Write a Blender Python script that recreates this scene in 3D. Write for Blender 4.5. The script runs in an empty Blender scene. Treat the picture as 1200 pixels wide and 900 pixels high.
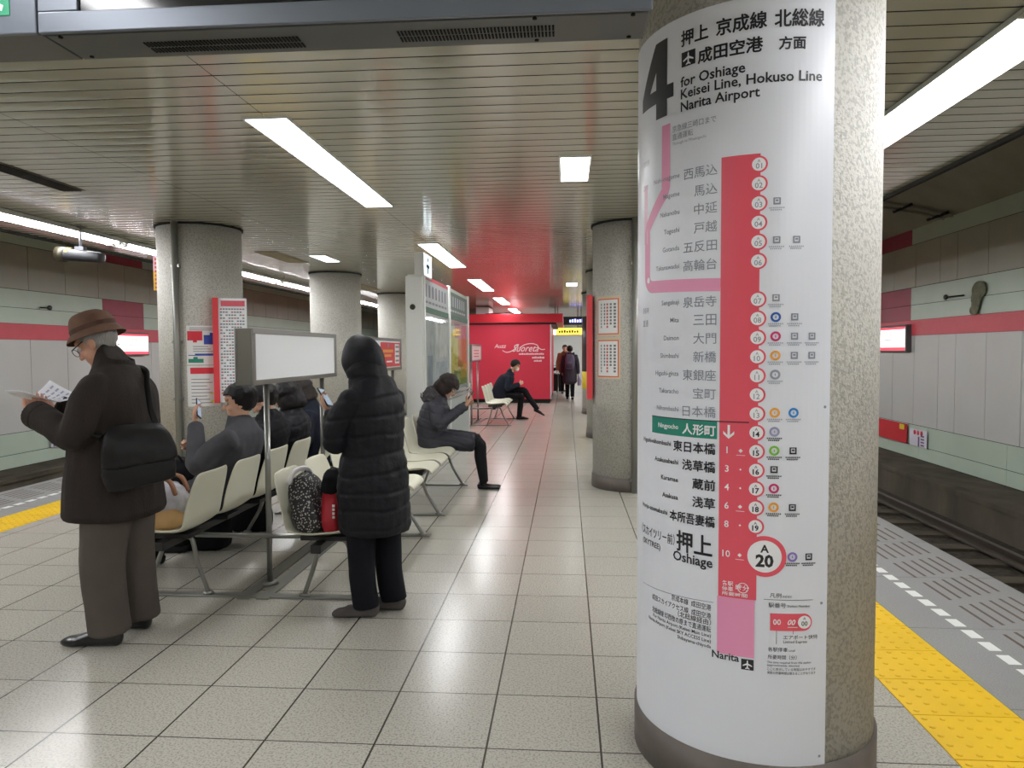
import bpy, bmesh, math, random
from mathutils import Vector, Matrix, noise, Quaternion
V = Vector
random.seed(7)
SC = bpy.context.scene
COL = SC.collection

# ------------------------------------------------------------------ camera, world, exposure
F_PX, YAW, PITCH, ROLL = 849.6, -.0753, -.0450, -.0051
EYE = V((0, 0, 1.5))
fw = V((math.sin(YAW)*math.cos(PITCH), math.cos(YAW)*math.cos(PITCH), math.sin(PITCH)))
rt = V((math.cos(YAW), -math.sin(YAW), 0)); up = rt.cross(fw)
r2 = rt*math.cos(ROLL) + up*math.sin(ROLL); u2 = -rt*math.sin(ROLL) + up*math.cos(ROLL)
cam = bpy.data.cameras.new('camera'); cam.sensor_width = 36; cam.lens = F_PX/1200*36
cam.clip_start = .05; cam.clip_end = 200
camo = bpy.data.objects.new('camera', cam); COL.objects.link(camo)
camo.matrix_world = Matrix(((r2.x, u2.x, -fw.x, 0), (r2.y, u2.y, -fw.y, 0), (r2.z, u2.z, -fw.z, 1.5), (0, 0, 0, 1)))
SC.camera = camo
w = bpy.data.worlds.new('world'); SC.world = w; w.use_nodes = True
w.node_tree.nodes['Background'].inputs[0].default_value = (.75, .8, .8, 1)
w.node_tree.nodes['Background'].inputs[1].default_value = .02
SC.view_settings.view_transform = 'Standard'; SC.view_settings.look = 'None'
SC.view_settings.gamma = 1; SC.view_settings.use_curve_mapping = False
SC.view_settings.exposure = 0.15
try:
    SC.cycles.use_denoising = True; SC.cycles.max_bounces = 8; SC.cycles.sample_clamp_indirect = 3
except Exception: pass
LAMP_PANEL, LAMP_TUBE, LAMP_SMALL = 17.0, 52.0, 11.0

# ------------------------------------------------------------------ materials
def srgb(r, g, b):
    f = lambda c: c/12.92 if c <= .04045 else ((c+.055)/1.055)**2.4
    return (f(r/255), f(g/255), f(b/255), 1)
MATS = {}
def mat(name, col, rough=.5, metal=0, var=0, vscale=6, bump=0, bscale=120, speck=None, spec=.5, emit=0, stretch=(1, 1, 1), coat=0, aniso=0):
    if name in MATS: return MATS[name]
    m = bpy.data.materials.new(name); m.use_nodes = True; MATS[name] = m
    nt = m.node_tree; N = nt.nodes; L = nt.links; b = N['Principled BSDF']
    if rough >= .8: spec = min(spec, .2)
    b.inputs['Roughness'].default_value = rough; b.inputs['Metallic'].default_value = metal
    b.inputs['Specular IOR Level'].default_value = spec; b.inputs['Base Color'].default_value = col
    b.inputs['Coat Weight'].default_value = coat
    if emit:
        b.inputs['Emission Color'].default_value = col; b.inputs['Emission Strength'].default_value = emit
    if var or bump or speck:
        tc = N.new('ShaderNodeTexCoord'); mp = N.new('ShaderNodeMapping'); L.new(tc.outputs['Object'], mp.inputs[0])
        mp.inputs['Scale'].default_value = stretch; src = mp.outputs[0]
    out = None
    if var:
        n = N.new('ShaderNodeTexNoise'); n.inputs['Scale'].default_value = vscale; n.inputs['Detail'].default_value = 5
        L.new(src, n.inputs['Vector'])
        r = N.new('ShaderNodeValToRGB'); r.color_ramp.elements[0].position = .3; r.color_ramp.elements[1].position = .7
        r.color_ramp.elements[0].color = tuple(c*(1-var) for c in col[:3])+(1,)
        r.color_ramp.elements[1].color = tuple(min(1, c*(1+var)) for c in col[:3])+(1,)
        L.new(n.outputs['Fac'], r.inputs[0]); out = r.outputs[0]
    if speck:
        scol, ss, th, amt = speck
        n = N.new('ShaderNodeTexNoise'); n.inputs['Scale'].default_value = ss; n.inputs['Detail'].default_value = 3; L.new(src, n.inputs['Vector'])
        r = N.new('ShaderNodeValToRGB'); r.color_ramp.elements[0].position = th; r.color_ramp.elements[1].position = th+.08
        r.color_ramp.elements[0].color = (0, 0, 0, 1); r.color_ramp.elements[1].color = (amt, amt, amt, 1)
        L.new(n.outputs['Fac'], r.inputs[0])
        mx = N.new('ShaderNodeMixRGB'); mx.inputs[1].default_value = col; mx.inputs[2].default_value = scol
        if out: L.new(out, mx.inputs[1])
        L.new(r.outputs[0], mx.inputs[0]); out = mx.outputs[0]
    if out: L.new(out, b.inputs['Base Color'])
    if bump:
        n = N.new('ShaderNodeTexNoise'); n.inputs['Scale'].default_value = bscale; n.inputs['Detail'].default_value = 4; L.new(src, n.inputs['Vector'])
        bp = N.new('ShaderNodeBump'); bp.inputs['Strength'].default_value = bump; bp.inputs['Distance'].default_value = .01
        L.new(n.outputs['Fac'], bp.inputs['Height']); L.new(bp.outputs[0], b.inputs['Normal'])
    return m
def flat(name, *rgb, rough=.55, **k): return mat(name, srgb(*rgb), rough, **k)
def emitter(name, col, s): return mat(name, col, .5, emit=s)

TILE = 1.5/3.4743
def floor_mat():
    m = bpy.data.materials.new('terrazzo_tiles'); m.use_nodes = True
    nt = m.node_tree; N = nt.nodes; L = nt.links; b = N['Principled BSDF']
    tc = N.new('ShaderNodeTexCoord'); sp = N.new('ShaderNodeSeparateXYZ'); L.new(tc.outputs['Object'], sp.inputs[0])
    def mth(op, a, c=None):
        n = N.new('ShaderNodeMath'); n.operation = op
        for i, v in enumerate((a, c)):
            if v is None: continue
            if isinstance(v, (int, float)): n.inputs[i].default_value = v
            else: L.new(v, n.inputs[i])
        return n.outputs[0]
    ux = mth('DIVIDE', mth('SUBTRACT', sp.outputs[0], -1.7077*TILE), TILE)
    uy = mth('DIVIDE', mth('SUBTRACT', sp.outputs[1], .1674*TILE), TILE)
    def edge(u):
        f = mth('FRACT', u); return mth('MINIMUM', f, mth('SUBTRACT', 1, f))
    ex = mth('LESS_THAN', edge(ux), .0095); ey = mth('LESS_THAN', edge(uy), .0070)
    groove = mth('MAXIMUM', ex, ey)
    cb = N.new('ShaderNodeCombineXYZ'); L.new(mth('FLOOR', ux), cb.inputs[0]); L.new(mth('FLOOR', uy), cb.inputs[1])
    wn = N.new('ShaderNodeTexWhiteNoise'); wn.noise_dimensions = '2D'; L.new(cb.outputs[0], wn.inputs['Vector'])
    n1 = N.new('ShaderNodeTexNoise'); n1.inputs['Scale'].default_value = 110; n1.inputs['Detail'].default_value = 3; L.new(tc.outputs['Object'], n1.inputs['Vector'])
    r1 = N.new('ShaderNodeValToRGB'); e = r1.color_ramp.elements
    e[0].position = .36; e[0].color = srgb(152, 149, 140); e[1].position = .52; e[1].color = srgb(186, 182, 172)
    L.new(n1.outputs['Fac'], r1.inputs[0])
    n2 = N.new('ShaderNodeTexNoise'); n2.inputs['Scale'].default_value = 1.6; n2.inputs['Detail'].default_value = 2; L.new(tc.outputs['Object'], n2.inputs['Vector'])
    val = mth('ADD', mth('MULTIPLY', wn.outputs['Value'], .07), .955)
    mx = N.new('ShaderNodeMixRGB'); mx.blend_type = 'MULTIPLY'; mx.inputs[0].default_value = 1
    L.new(r1.outputs[0], mx.inputs[1]); L.new(val, mx.inputs[2])
    m2 = N.new('ShaderNodeMixRGB'); m2.inputs[2].default_value = srgb(70, 68, 62); L.new(mx.outputs[0], m2.inputs[1]); L.new(groove, m2.inputs[0])
    L.new(m2.outputs[0], b.inputs['Base Color'])
    b.inputs['Roughness'].default_value = .22
    b.inputs['Specular IOR Level'].default_value = .5
    bp = N.new('ShaderNodeBump'); bp.inputs['Strength'].default_value = .35; bp.inputs['Distance'].default_value = .003; bp.invert = True
    L.new(groove, bp.inputs['Height']); L.new(bp.outputs[0], b.inputs['Normal'])
    return m

# ------------------------------------------------------------------ geometry container
def cat_rom(P, sub):
    if len(P) < 3 or sub < 2: 
        if sub < 2: return list(P)
    out = []
    n = len(P)
    for i in range(n-1):
        p0 = P[max(i-1, 0)]; p1 = P[i]; p2 = P[i+1]; p3 = P[min(i+2, n-1)]
        for k in range(sub):
            t = k/sub; t2 = t*t; t3 = t2*t
            out.append(tuple(.5*((2*b) + (-a+c)*t + (2*a-5*b+4*c-d)*t2 + (-a+3*b-3*c+d)*t3) for a, b, c, d in zip(p0, p1, p2, p3)))
    out.append(tuple(P[-1]))
    return out

class G:
    def __init__(s): s.v = []; s.f = []; s.m = []; s.sm = []
    def add(s, vs, fs, mi=0, smooth=False):
        o = len(s.v); s.v += [V(p) for p in vs]
        for f in fs: s.f.append([i+o for i in f]); s.m.append(mi); s.sm.append(smooth)
        return s
    def box(s, x0, x1, y0, y1, z0, z1, mi=0):
        return s.add([(x, y, z) for z in (z0, z1) for y in (y0, y1) for x in (x0, x1)],
                     [(0, 2, 3, 1), (4, 5, 7, 6), (0, 1, 5, 4), (2, 6, 7, 3), (0, 4, 6, 2), (1, 3, 7, 5)], mi)
    def obox(s, c, ax, ay, az, mi=0):   # oriented box: half-extent vectors
        c = V(c)
        return s.add([c+ax*i+ay*j+az*k for k in (-1, 1) for j in (-1, 1) for i in (-1, 1)],
                     [(0, 2, 3, 1), (4, 5, 7, 6), (0, 1, 5, 4), (2, 6, 7, 3), (0, 4, 6, 2), (1, 3, 7, 5)], mi)
    def quad(s, a, b, c, d, mi=0): return s.add([a, b, c, d], [(0, 1, 2, 3)], mi)
    def prism(s, poly, d, mi=0):        # polygon (3D points) swept along vector d
        n = len(poly); d = V(d); p = [V(q) for q in poly]
        return s.add(p+[q+d for q in p], [tuple(range(n))[::-1], tuple(range(n, 2*n))]+[(i, (i+1) % n, n+(i+1) % n, n+i) for i in range(n)], mi)
    def loft(s, P, rx, ry, side=None, n=16, sub=4, cap=.6, mi=0, p=2.0, smooth=True, up=None):
        rows = [tuple(a)+(b, c) for a, b, c in zip(P, rx, ry)]
        rows = cat_rom(rows, sub); C = [V(r[:3]) for r in rows]; K = len(C)
        T = []
        for i in range(K):
            t = C[min(i+1, K-1)]-C[max(i-1, 0)]; T.append(t.normalized() if t.length > 1e-9 else V((0, 0, 1)))
        prev = None; rings = []
        def frame(t):
            nonlocal prev
            if side is not None: a = V(side)
            elif prev is not None: a = prev
            else: a = V((1, 0, 0)) if abs(t.x) < .8 else V((0, 1, 0))
            a = a-t*a.dot(t)
            if a.length < 1e-4: a = t.orthogonal()
            a.normalize(); prev = a; return a, t.cross(a)
        def ring(c, a, b, x, y):
            o = []
            for k in range(n):
                th = 2*math.pi*k/n; cs, sn = math.cos(th), math.sin(th)
                if p != 2: cs = math.copysign(abs(cs)**(2/p), cs); sn = math.copysign(abs(sn)**(2/p), sn)
                o.append(c+a*(x*cs)+b*(y*sn))
            return o
        fr = [frame(t) for t in T]
        def capr(i, sg):
            c, (a, b), t, x, y = C[i], fr[i], T[i]*sg, max(rows[i][3], 1e-4), max(rows[i][4], 1e-4)
            h = min(x, y)*cap; o = []
            for q in (30, 60): o.append(ring(c+t*h*math.sin(math.radians(q)), a, b, x*math.cos(math.radians(q)), y*math.cos(math.radians(q))))
            return o, c+t*h
        R = [ring(C[i], fr[i][0], fr[i][1], max(rows[i][3], 1e-4), max(rows[i][4], 1e-4)) for i in range(K)]
        if cap > 0:
            o0, p0 = capr(0, -1); o1, p1 = capr(K-1, 1); R = o0[::-1]+R+o1
        else: p0, p1 = C[0], C[-1]
        vs = [q for r in R for q in r]; fs = []
        M = len(R)
        for i in range(M-1):
            for k in range(n): fs.append((i*n+k, i*n+(k+1) % n, (i+1)*n+(k+1) % n, (i+1)*n+k))
        vs += [p0, p1]; a = M*n
        for k in range(n): fs.append((a, (k+1) % n, k)); fs.append((a+1, (M-1)*n+k, (M-1)*n+(k+1) % n))
        return s.add(vs, fs, mi, smooth)
    def chain(s, P, r, n=12, sub=4, cap=1, mi=0, flat=1, side=None):
        return s.loft(P, r, [q*flat for q in r], side, n, sub, cap, mi)
    def rod(s, a, b, r, n=10, mi=0): return s.loft([a, b], [r, r], [r, r], None, n, 1, 0, mi)
    def cyl(s, c, r, z0, z1, n=32, mi=0, r1=None):
        return s.loft([(c[0], c[1], z0), (c[0], c[1], z1)], [r, r1 or r], [r, r1 or r], (1, 0, 0), n, 1, 0, mi)
    def ell(s, c, r, M=None, n=14, mi=0):
        vs = []; fs = []; k = n*2
        for i in range(1, n):
            th = math.pi*i/n
            for j in range(k):
                ph = 2*math.pi*j/k; q = V((r[0]*math.sin(th)*math.cos(ph), r[1]*math.sin(th)*math.sin(ph), r[2]*math.cos(th)))
                vs.append(q)
        vs += [V((0, 0, r[2])), V((0, 0, -r[2]))]
        for i in range(n-2):
            for j in range(k): fs.append((i*k+j, (i+1)*k+j, (i+1)*k+(j+1) % k, i*k+(j+1) % k))
        a = (n-1)*k
        for j in range(k): fs.append((a, j, (j+1) % k)); fs.append((a+1, (n-2)*k+(j+1) % k, (n-2)*k+j))
        c = V(c)
        vs = [(M @ q if M else q)+c for q in vs]
        return s.add(vs, fs, mi, True)
    def merge(s, o, M=None):
        b = len(s.v); s.v += [(M @ q if M else q.copy()) for q in o.v]
        s.f += [[i+b for i in f] for f in o.f]; s.m += o.m; s.sm += o.sm
        return s
    def mesh(s, name, org=V((0, 0, 0))):
        me = bpy.data.meshes.new(name); me.from_pydata([tuple(q-org) for q in s.v], [], s.f)
        me.polygons.foreach_set('material_index', s.m); me.polygons.foreach_set('use_smooth', s.sm); me.update()
        return me

ORG = {}
def empty(name, loc, label=None, cat=None, group=None):
    o = bpy.data.objects.new(name, None); COL.objects.link(o); o.location = loc; ORG[o.name] = V(loc)
    o.empty_display_size = .1
    tag(o, label, cat, group); return o
def tag(o, label=None, cat=None, group=None, kind=None):
    if label: o['label'] = label
    if cat: o['category'] = cat
    if group: o['group'] = group
    if kind: o['kind'] = kind
    return o
def obj(name, g, ms, parent=None, org=None, bevel=0, label=None, cat=None, group=None, kind=None, seg=2):
    if parent is not None: org = ORG[parent.name]
    elif org is None:
        vs = g.v if isinstance(g, G) else [v.co for v in g.vertices]
        xs = [q.x for q in vs]; ys = [q.y for q in vs]; zs = [q.z for q in vs]
        org = V(((min(xs)+max(xs))/2, (min(ys)+max(ys))/2, min(zs)))
    org = V(org)
    if isinstance(g, G): me = g.mesh(name, org)
    else:
        me = g; me.name = name; me.transform(Matrix.Translation(-org))
    for m in (ms if isinstance(ms, (list, tuple)) else [ms]): me.materials.append(m)
    o = bpy.data.objects.new(name, me); COL.objects.link(o); ORG[o.name] = org
    if parent is not None: o.parent = parent
    else: o.location = org
    if bevel:
        b = o.modifiers.new('bevel', 'BEVEL'); b.width = bevel; b.segments = seg; b.limit_method = 'ANGLE'
    return tag(o, label, cat, group, kind)
def struct(name, g, ms, bevel=0): return obj(name, g, ms, None, (0, 0, 0), bevel, kind='structure')
def copy_tree(o, loc, label=None, parent=None):
    c = o.copy(); COL.objects.link(c)
    if parent is None:
        c.location = loc; ORG[c.name] = V(loc)
        if label: c['label'] = label
    else: c.parent = parent
    for ch in list(o.children): copy_tree(ch, None, None, c)
    return c

# text -> flat polygons
def text_geo(body, bold=0, shear=0, res=2):
    cu = bpy.data.curves.new('t', 'FONT'); cu.body = body; cu.size = 1; cu.offset = bold; cu.resolution_u = res; cu.shear = shear
    ob = bpy.data.objects.new('t', cu); me = ob.to_mesh()
    vs = [(v.co.x, v.co.y) for v in me.vertices]; fs = [tuple(p.vertices) for p in me.polygons]
    ob.to_mesh_clear(); bpy.data.objects.remove(ob); bpy.data.curves.remove(cu)
    return vs, fs
def fit_text(body, x0=None, x1=None, y0=None, y1=None, h=None, base=None, bold=0, shear=0, align='l'):
    vs, fs = text_geo(body, bold, shear)
    if not vs: return [], []
    a = min(v[0] for v in vs); b = max(v[0] for v in vs); c = min(v[1] for v in vs); d = max(v[1] for v in vs)
    if y0 is not None:      # box fit
        sx = (x1-x0)/(b-a); sy = (y1-y0)/(d-c)
        return [(x0+(v[0]-a)*sx, y0+(v[1]-c)*sy) for v in vs], fs
    if h is None: h = (x1-x0)/(b-a)
    if x1 is not None and x0 is None: x0 = x1-(b-a)*h
    elif x1 is not None and x0 is not None and align == 'c': x0 = (x0+x1)/2-(b-a)*h/2
    return [(x0+(v[0]-a)*h, base+v[1]*h) for v in vs], fs
def text_on(g, body, mapf, mi=0, **k):
    vs, fs = fit_text(body, **k); g.add([mapf(x, y) for x, y in vs], fs, mi)

# union of closed pieces into one continuous surface
def union(g, voxel=.006, smooth=4, fac=.5, dec=0):
    me = g.mesh('u'); ob = bpy.data.objects.new('u', me); COL.objects.link(ob)
    r = ob.modifiers.new('r', 'REMESH'); r.mode = 'VOXEL'; r.voxel_size = voxel; r.use_smooth_shade = True
    if smooth:
        s = ob.modifiers.new('s', 'SMOOTH'); s.iterations = smooth; s.factor = fac
    if dec:
        d = ob.modifiers.new('d', 'DECIMATE'); d.ratio = dec
    dg = bpy.context.evaluated_depsgraph_get(); ev = ob.evaluated_get(dg)
    out = bpy.data.meshes.new_from_object(ev)
    bpy.data.objects.remove(ob); bpy.data.meshes.remove(me)
    out.polygons.foreach_set('use_smooth', [True]*len(out.polygons))
    return out
def wrinkle(me, amp=.006, sc=7, str_=(1, 1, .45), seed=0):
    off = V((seed*3.7, seed*1.3, seed*.7)); n = [v.normal.copy() for v in me.vertices]
    for v, q in zip(me.vertices, n):
        c = v.co; w_ = V((c.x*str_[0], c.y*str_[1], c.z*str_[2]))*sc+off
        d = noise.noise(w_)+.5*noise.noise(w_*2.3)
        v.co = c+q*(amp*d)
    me.update(); return me
def quilt(me, f, spacing, depth, wd=.012, jitter=.012):
    n = [v.normal.copy() for v in me.vertices]
    for v, q in zip(me.vertices, n):
        u = f(v.co)+jitter*noise.noise(v.co*5)
        d = abs((u/spacing+.5) % 1-.5)*spacing
        v.co = v.co-q*(depth*math.exp(-(d/wd)**2))+q*(.0035*noise.noise(v.co*22))
    me.update(); return me
# ------------------------------------------------------------------ shared materials
M_CONC = mat('column_finish', srgb(194, 192, 184), .7, var=.06, vscale=3.5, bump=.55, bscale=120, speck=(srgb(126, 124, 116), 75, .49, .42))
M_SKIRT = mat('skirting_brown', srgb(92, 84, 78), .5, var=.15, vscale=9)
M_CEIL = mat('ceiling_slat_enamel', srgb(188, 186, 168), .18, spec=.9, coat=.6)
M_DARK = flat('dark_gap', 34, 33, 30, rough=.9)
M_GREEN = mat('wall_pale_green', srgb(178, 192, 176), .4, var=.05, vscale=1.5)
M_GREY = mat('wall_light_grey', srgb(188, 188, 184), .4, var=.03, vscale=1.5)
M_BEIGE = mat('wall_beige_grey', srgb(166, 164, 150), .45, var=.05, vscale=1.5)
M_RED = mat('wall_red_stripe', srgb(196, 64, 76), .45, var=.04)
M_MAROON = mat('wall_maroon', srgb(150, 56, 74), .5, var=.08, vscale=3)
M_TUNNEL = mat('tunnel_concrete', srgb(142, 140, 128), .9, var=.12, vscale=1.5, bump=.3, bscale=20)
M_PITWALL = mat('pit_concrete_dirty', srgb(72, 66, 56), .9, var=.45, vscale=2.2, bump=.5, bscale=15, stretch=(1, 1, .4))
M_BALLAST = mat('track_bed', srgb(52, 47, 40), .95, var=.5, vscale=14, bump=.8, bscale=40)
M_RAIL = flat('rail_steel', 96, 88, 80, rough=.4, metal=.7)
M_GRANITE = mat('edge_granite', srgb(140, 139, 138), .6, var=.06, vscale=2, speck=(srgb(112, 112, 112), 170, .5, .6))
M_YELLOW = mat('tactile_yellow', srgb(228, 184, 4), .55, var=.06, vscale=3)
M_WHITE = flat('white_paint', 232, 232, 230)
M_BROWNLINE = flat('groove_brown', 92, 82, 74, rough=.9)
M_STEEL = flat('painted_steel_grey', 132, 132, 126, rough=.4, metal=.4)
M_CHROME = flat('brushed_steel', 150, 150, 146, rough=.3, metal=.8)
M_BLACK = flat('black_plastic', 22, 22, 24, rough=.4)
M_CREAM = mat('seat_cream_plastic', srgb(216, 214, 194), .38, var=.03, vscale=3)
M_WENAMEL = flat('white_enamel', 226, 228, 224, rough=.3)
M_LIT = emitter('lamp_panel_lit', (.975, .98, 1, 1), LAMP_PANEL)
M_TUBE = emitter('lamp_tube_lit', (.975, .98, 1, 1), LAMP_TUBE)
M_LITS = emitter('lamp_square_lit', (.96, .99, 1, 1), LAMP_SMALL)
M_INKR = flat('print_red', 205, 45, 60)
M_INKB = flat('print_black', 22, 22, 26)
M_INKG = flat('print_grey', 128, 130, 138)
M_PAPER = flat('paper_white', 228, 228, 226, rough=.6)

# ------------------------------------------------------------------ structure
Y0, Y1 = -5.0, 46.0
XR, XL = 6.5, -9.84
EDGE_R, EDGE_L = 2.79, -6.13
TR0, TR1 = 1.41, 1.84
TL0, TL1 = -5.18, -4.75
CEIL = 2.88
struct('floor', G().box(TL1, TR0, Y0, Y1, -.25, 0), floor_mat())
struct('floor_slab', G().box(EDGE_L+.05, EDGE_R-.05, Y0, Y1, -.9, -.25), M_PITWALL)
def tactile(name, x0, x1, yb0, yb1, ph):
    g = G(); L_ = .33; y = ph
    while y > Y0: y -= L_
    g.box(x0, x1, Y0, Y1, -.25, -.004, 1)
    while y < Y1:
        g.box(x0+.004, x1-.004, max(y+.003, Y0), min(y+L_-.003, Y1), -.02, .001)
        if yb0 < y < yb1:
            for i in range(6):
                for j in range(5):
                    cx_ = x0+(x1-x0)*(i+.5)/6; cy_ = y+L_*(j+.5)/5
                    g.loft([(cx_, cy_, 0), (cx_, cy_, .0045)], [.014, .009], [.014, .009], (1, 0, 0), 8, 1, 0)
        y += L_
    return struct(name, g, [M_YELLOW, M_BROWNLINE])
tactile('trim_1', TR0, TR1, 2.0, 6.5, 2.70)
tactile('trim_2', TL0, TL1, 5.0, 10, 2.70)
def edging(name, xa, xb, sg):
    g = G(); a, b = min(xa, xb), max(xa, xb)
    y = Y0
    while y < Y1: g.box(a, b, y+.003, min(y+.9, Y1)-.003, -.25, 0); y += .9
    g.box(a, b, Y0, Y1, -.25, -.004, 3)
    y = Y0+.07; xd = xa+sg*.255
    while y < 30: g.box(min(xd, xd+sg*.06), max(xd, xd+sg*.06), y, y+.108, -.001, .0015, 1); y += .16
    for i in range(6):
        y = Y0+.035*i; xg = xa+sg*(.45+.075*i)
        while y < 24: g.box(xg-.009, xg+.009, y, y+.33, -.001, .0008, 2); y += .43
    return struct(name, g, [M_GRANITE, M_WHITE, M_BROWNLINE, M_BROWNLINE])
edging('trim_3', TR1, EDGE_R, 1)
edging('trim_4', TL0, EDGE_L, -1)
# track beds with ledges
def track(nm, xe, xw, sg):
    g = G(); a, b = min(xe, xw), max(xe, xw)
    g.box(a, b, Y0, Y1, -1.1, -.92)
    y = Y0+.3
    while y < Y1:       # sleepers
        g.box(min(xe+sg*.45, xe+sg*2.45), max(xe+sg*.45, xe+sg*2.45), y, y+.22, -.93, -.885, 1); y += .65
    struct('floor_track_'+nm, g, [M_BALLAST, M_PITWALL])
    l0, l1 = xw-sg*1.05, xw
    g = G().box(min(l0, l1), max(l0, l1), Y0, Y1, -.92, -.54)
    g.box(min(l0-sg*.03, l0+sg*.18), max(l0-sg*.03, l0+sg*.18), Y0, Y1, -.54, -.47)
    struct('trim_ledge_'+nm, g, M_PITWALL)
    for k, off in enumerate((.70, 2.135)):
        xr = xe+sg*off; g = G()
        g.box(xr-.06, xr+.06, Y0, Y1, -.885, -.87); g.box(xr-.01, xr+.01, Y0, Y1, -.87, -.80); g.box(xr-.033, xr+.033, Y0, Y1, -.80, -.755)
        obj('rail', g, M_RAIL, label='steel rail of the %s track, the one %s the platform' % (nm, ('nearest', 'farther from')[k]), cat='rail', group='track rails')
track('right', EDGE_R, XR, 1); track('left', EDGE_L, XL, -1)

def wall(nm, xw, sg, joints, red0, red1):
    # sg: direction from the wall into the station
    g = G(); d = .03
    xo = xw+.25*(-sg)
    def bx(y0, y1, z0, z1, mi, dep=d):
        a, b = xw-sg*.02, xw+sg*dep-sg*d
        g.box(min(a, b), max(a, b), y0, y1, z0, z1, mi)
    g.box(min(xo, xw-sg*.01), max(xo, xw-sg*.01), Y0, Y1, -1.1, 4.6, 4)
    gap = .006
    for j in range(len(joints)-1):
        a, b = joints[j]+gap, joints[j+1]-gap
        bx(a, b, .09, 1.755, 1); bx(a, b, 2.665, 3.455, 3)
    segs = [(Y0, red0, 0), (red0, red1, 5), (red1, Y1, 0)]
    for a, b, mi in segs:
        bx(a+gap/2, b-gap/2, 2.05, 2.325, mi); bx(a+gap/2, b-gap/2, 2.333, 2.655, mi)
        bx(a+gap/2, b-gap/2, 3.465, 3.75, mi if mi == 0 else 5)
    bx(Y0, Y1, 1.76, 2.045, 2, .036)
    y = Y0
    while y < Y1:
        bx(y+.004, min(y+2.7, Y1)-.004, -.29, .08, 0); bx(y+.004, min(y+2.7, Y1)-.004, -.53, -.30, 0); y += 2.7
    # haunch and roof over the track
    pts = [(xw, Y0, 3.75), (xw+sg*.9, Y0, 4.35), (xw+sg*3.8, Y0, 4.35), (xw+sg*3.8, Y0, 4.6), (xw-sg*.2, Y0, 4.6), (xw-sg*.2, Y0, 3.75)]
    g.prism(pts, (0, Y1-Y0, 0), 6)
    return struct('wall_'+nm, g, [M_GREEN, M_GREY, M_RED, M_BEIGE, M_DARK, M_MAROON, M_TUNNEL])
def jl(base, step):
    o = sorted(base); 
    while o[0] > Y0: o.insert(0, o[0]-step)
    while o[-1] < Y1: o.append(o[-1]+step)
    o[0] = Y0; o[-1] = Y1
    return o
wall('right', XR, -1, jl([10.905, 11.795, 12.685, 13.245, 14.137], .89), 14.30, 15.85)
wall('left', XL, 1, jl([12.66, 13.65, 14.66, 15.58, 16.55], .95), 14.78, 16.28)

# ceiling of convex enamelled slats
def ceiling():
    g = G(); pit = .139; y = 3.56-pit*60
    xs = [(-6.2, -3.24), (-3.236, -1.76), (-1.756, 2.85)]
    while y < Y1:
        n = 6; a, b = y+.005, y+pit-.005
        prof = [(a, CEIL+.012)]+[(a+(b-a)*i/n, CEIL+.0011*(2*i/n-1)**2) for i in range(n+1)]+[(b, CEIL+.012)]
        for x0, x1 in xs:
            vs = [(x0, p, q) for p, q in prof]+[(x1, p, q) for p, q in prof]; k = len(prof)
            g.add(vs, [(i, i+1, k+i+1, k+i) for i in range(1, k-2)], 0, True); g.add(vs, [(i, i+1, k+i+1, k+i) for i in (0, k-2)], 1)
        y += pit
    g.box(-6.2, 2.85, Y0, Y1, CEIL+.014, CEIL+.05, 1)
    g.box(2.85, 2.89, Y0, Y1, CEIL-.03, CEIL+1.5, 1); g.box(-6.24, -6.2, Y0, Y1, CEIL-.03, CEIL+1.5, 1)
    return struct('ceiling', g, [M_CEIL, M_DARK])
ceiling()
struct('wall_front', G().box(XL, XR, Y1, Y1+.2, -1.1, 4.6), M_BEIGE)
struct('wall_back', G().box(XL, XR, Y0-.2, Y0, -1.1, 4.6), M_BEIGE)
# stair block at the far end of the corridor: pale side walls, white end wall brightened by added lamps
g = G().box(-3.4, -.85, 33, 38, 0, CEIL, 0); g.box(1.5, 1.9, 33, 38, 0, CEIL, 0); g.box(-.85, 1.5, 37.5, 38, 0, CEIL, 1)
struct('wall_stairs', g, [M_GREY, M_WENAMEL])

# ceiling details: dark ventilation slot and brown hatches
def slot(x, y0, y1, wd, label):
    t = empty('ceiling_vent', (x, y0, CEIL), label, 'vent', 'ceiling vents')
    obj('frame', G().box(x-wd/2-.015, x+wd/2+.015, y0-.015, y1+.015, CEIL-.006, CEIL+.01), flat('vent_frame', 86, 84, 76, metal=.3), t)
    g = G(); n = 5
    for i in range(n):
        xx = x-wd/2+wd*(i+.5)/n; g.box(xx-wd*.07, xx+wd*.07, y0, y1, CEIL-.012, CEIL-.005)
    obj('slat', g, M_DARK, t); return t
slot(-4.16, 3.6, 5.9, .17, 'long dark slotted air vent in the ceiling above the old man, left edge of picture')
def hatch(x, y, w_, d, label):
    t = empty('ceiling_hatch', (x, y, CEIL), label, 'hatch', 'ceiling hatches')
    obj('frame', G().box(x-w_/2, x+w_/2, y, y+d, CEIL-.005, CEIL+.01), flat('hatch_edge', 120, 112, 92), t)
    obj('panel', G().box(x-w_/2+.03, x+w_/2-.03, y+.03, y+d-.03, CEIL-.010, CEIL-.004), flat('hatch_panel', 138, 126, 96), t)
hatch(-4.1, 9.7, .32, 1.25, 'brown ceiling access panel just past the poster column on the left')
hatch(-4.3, 14.6, .35, 1.4, 'brown ceiling access panel farther along, between the second and third left columns')

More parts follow.
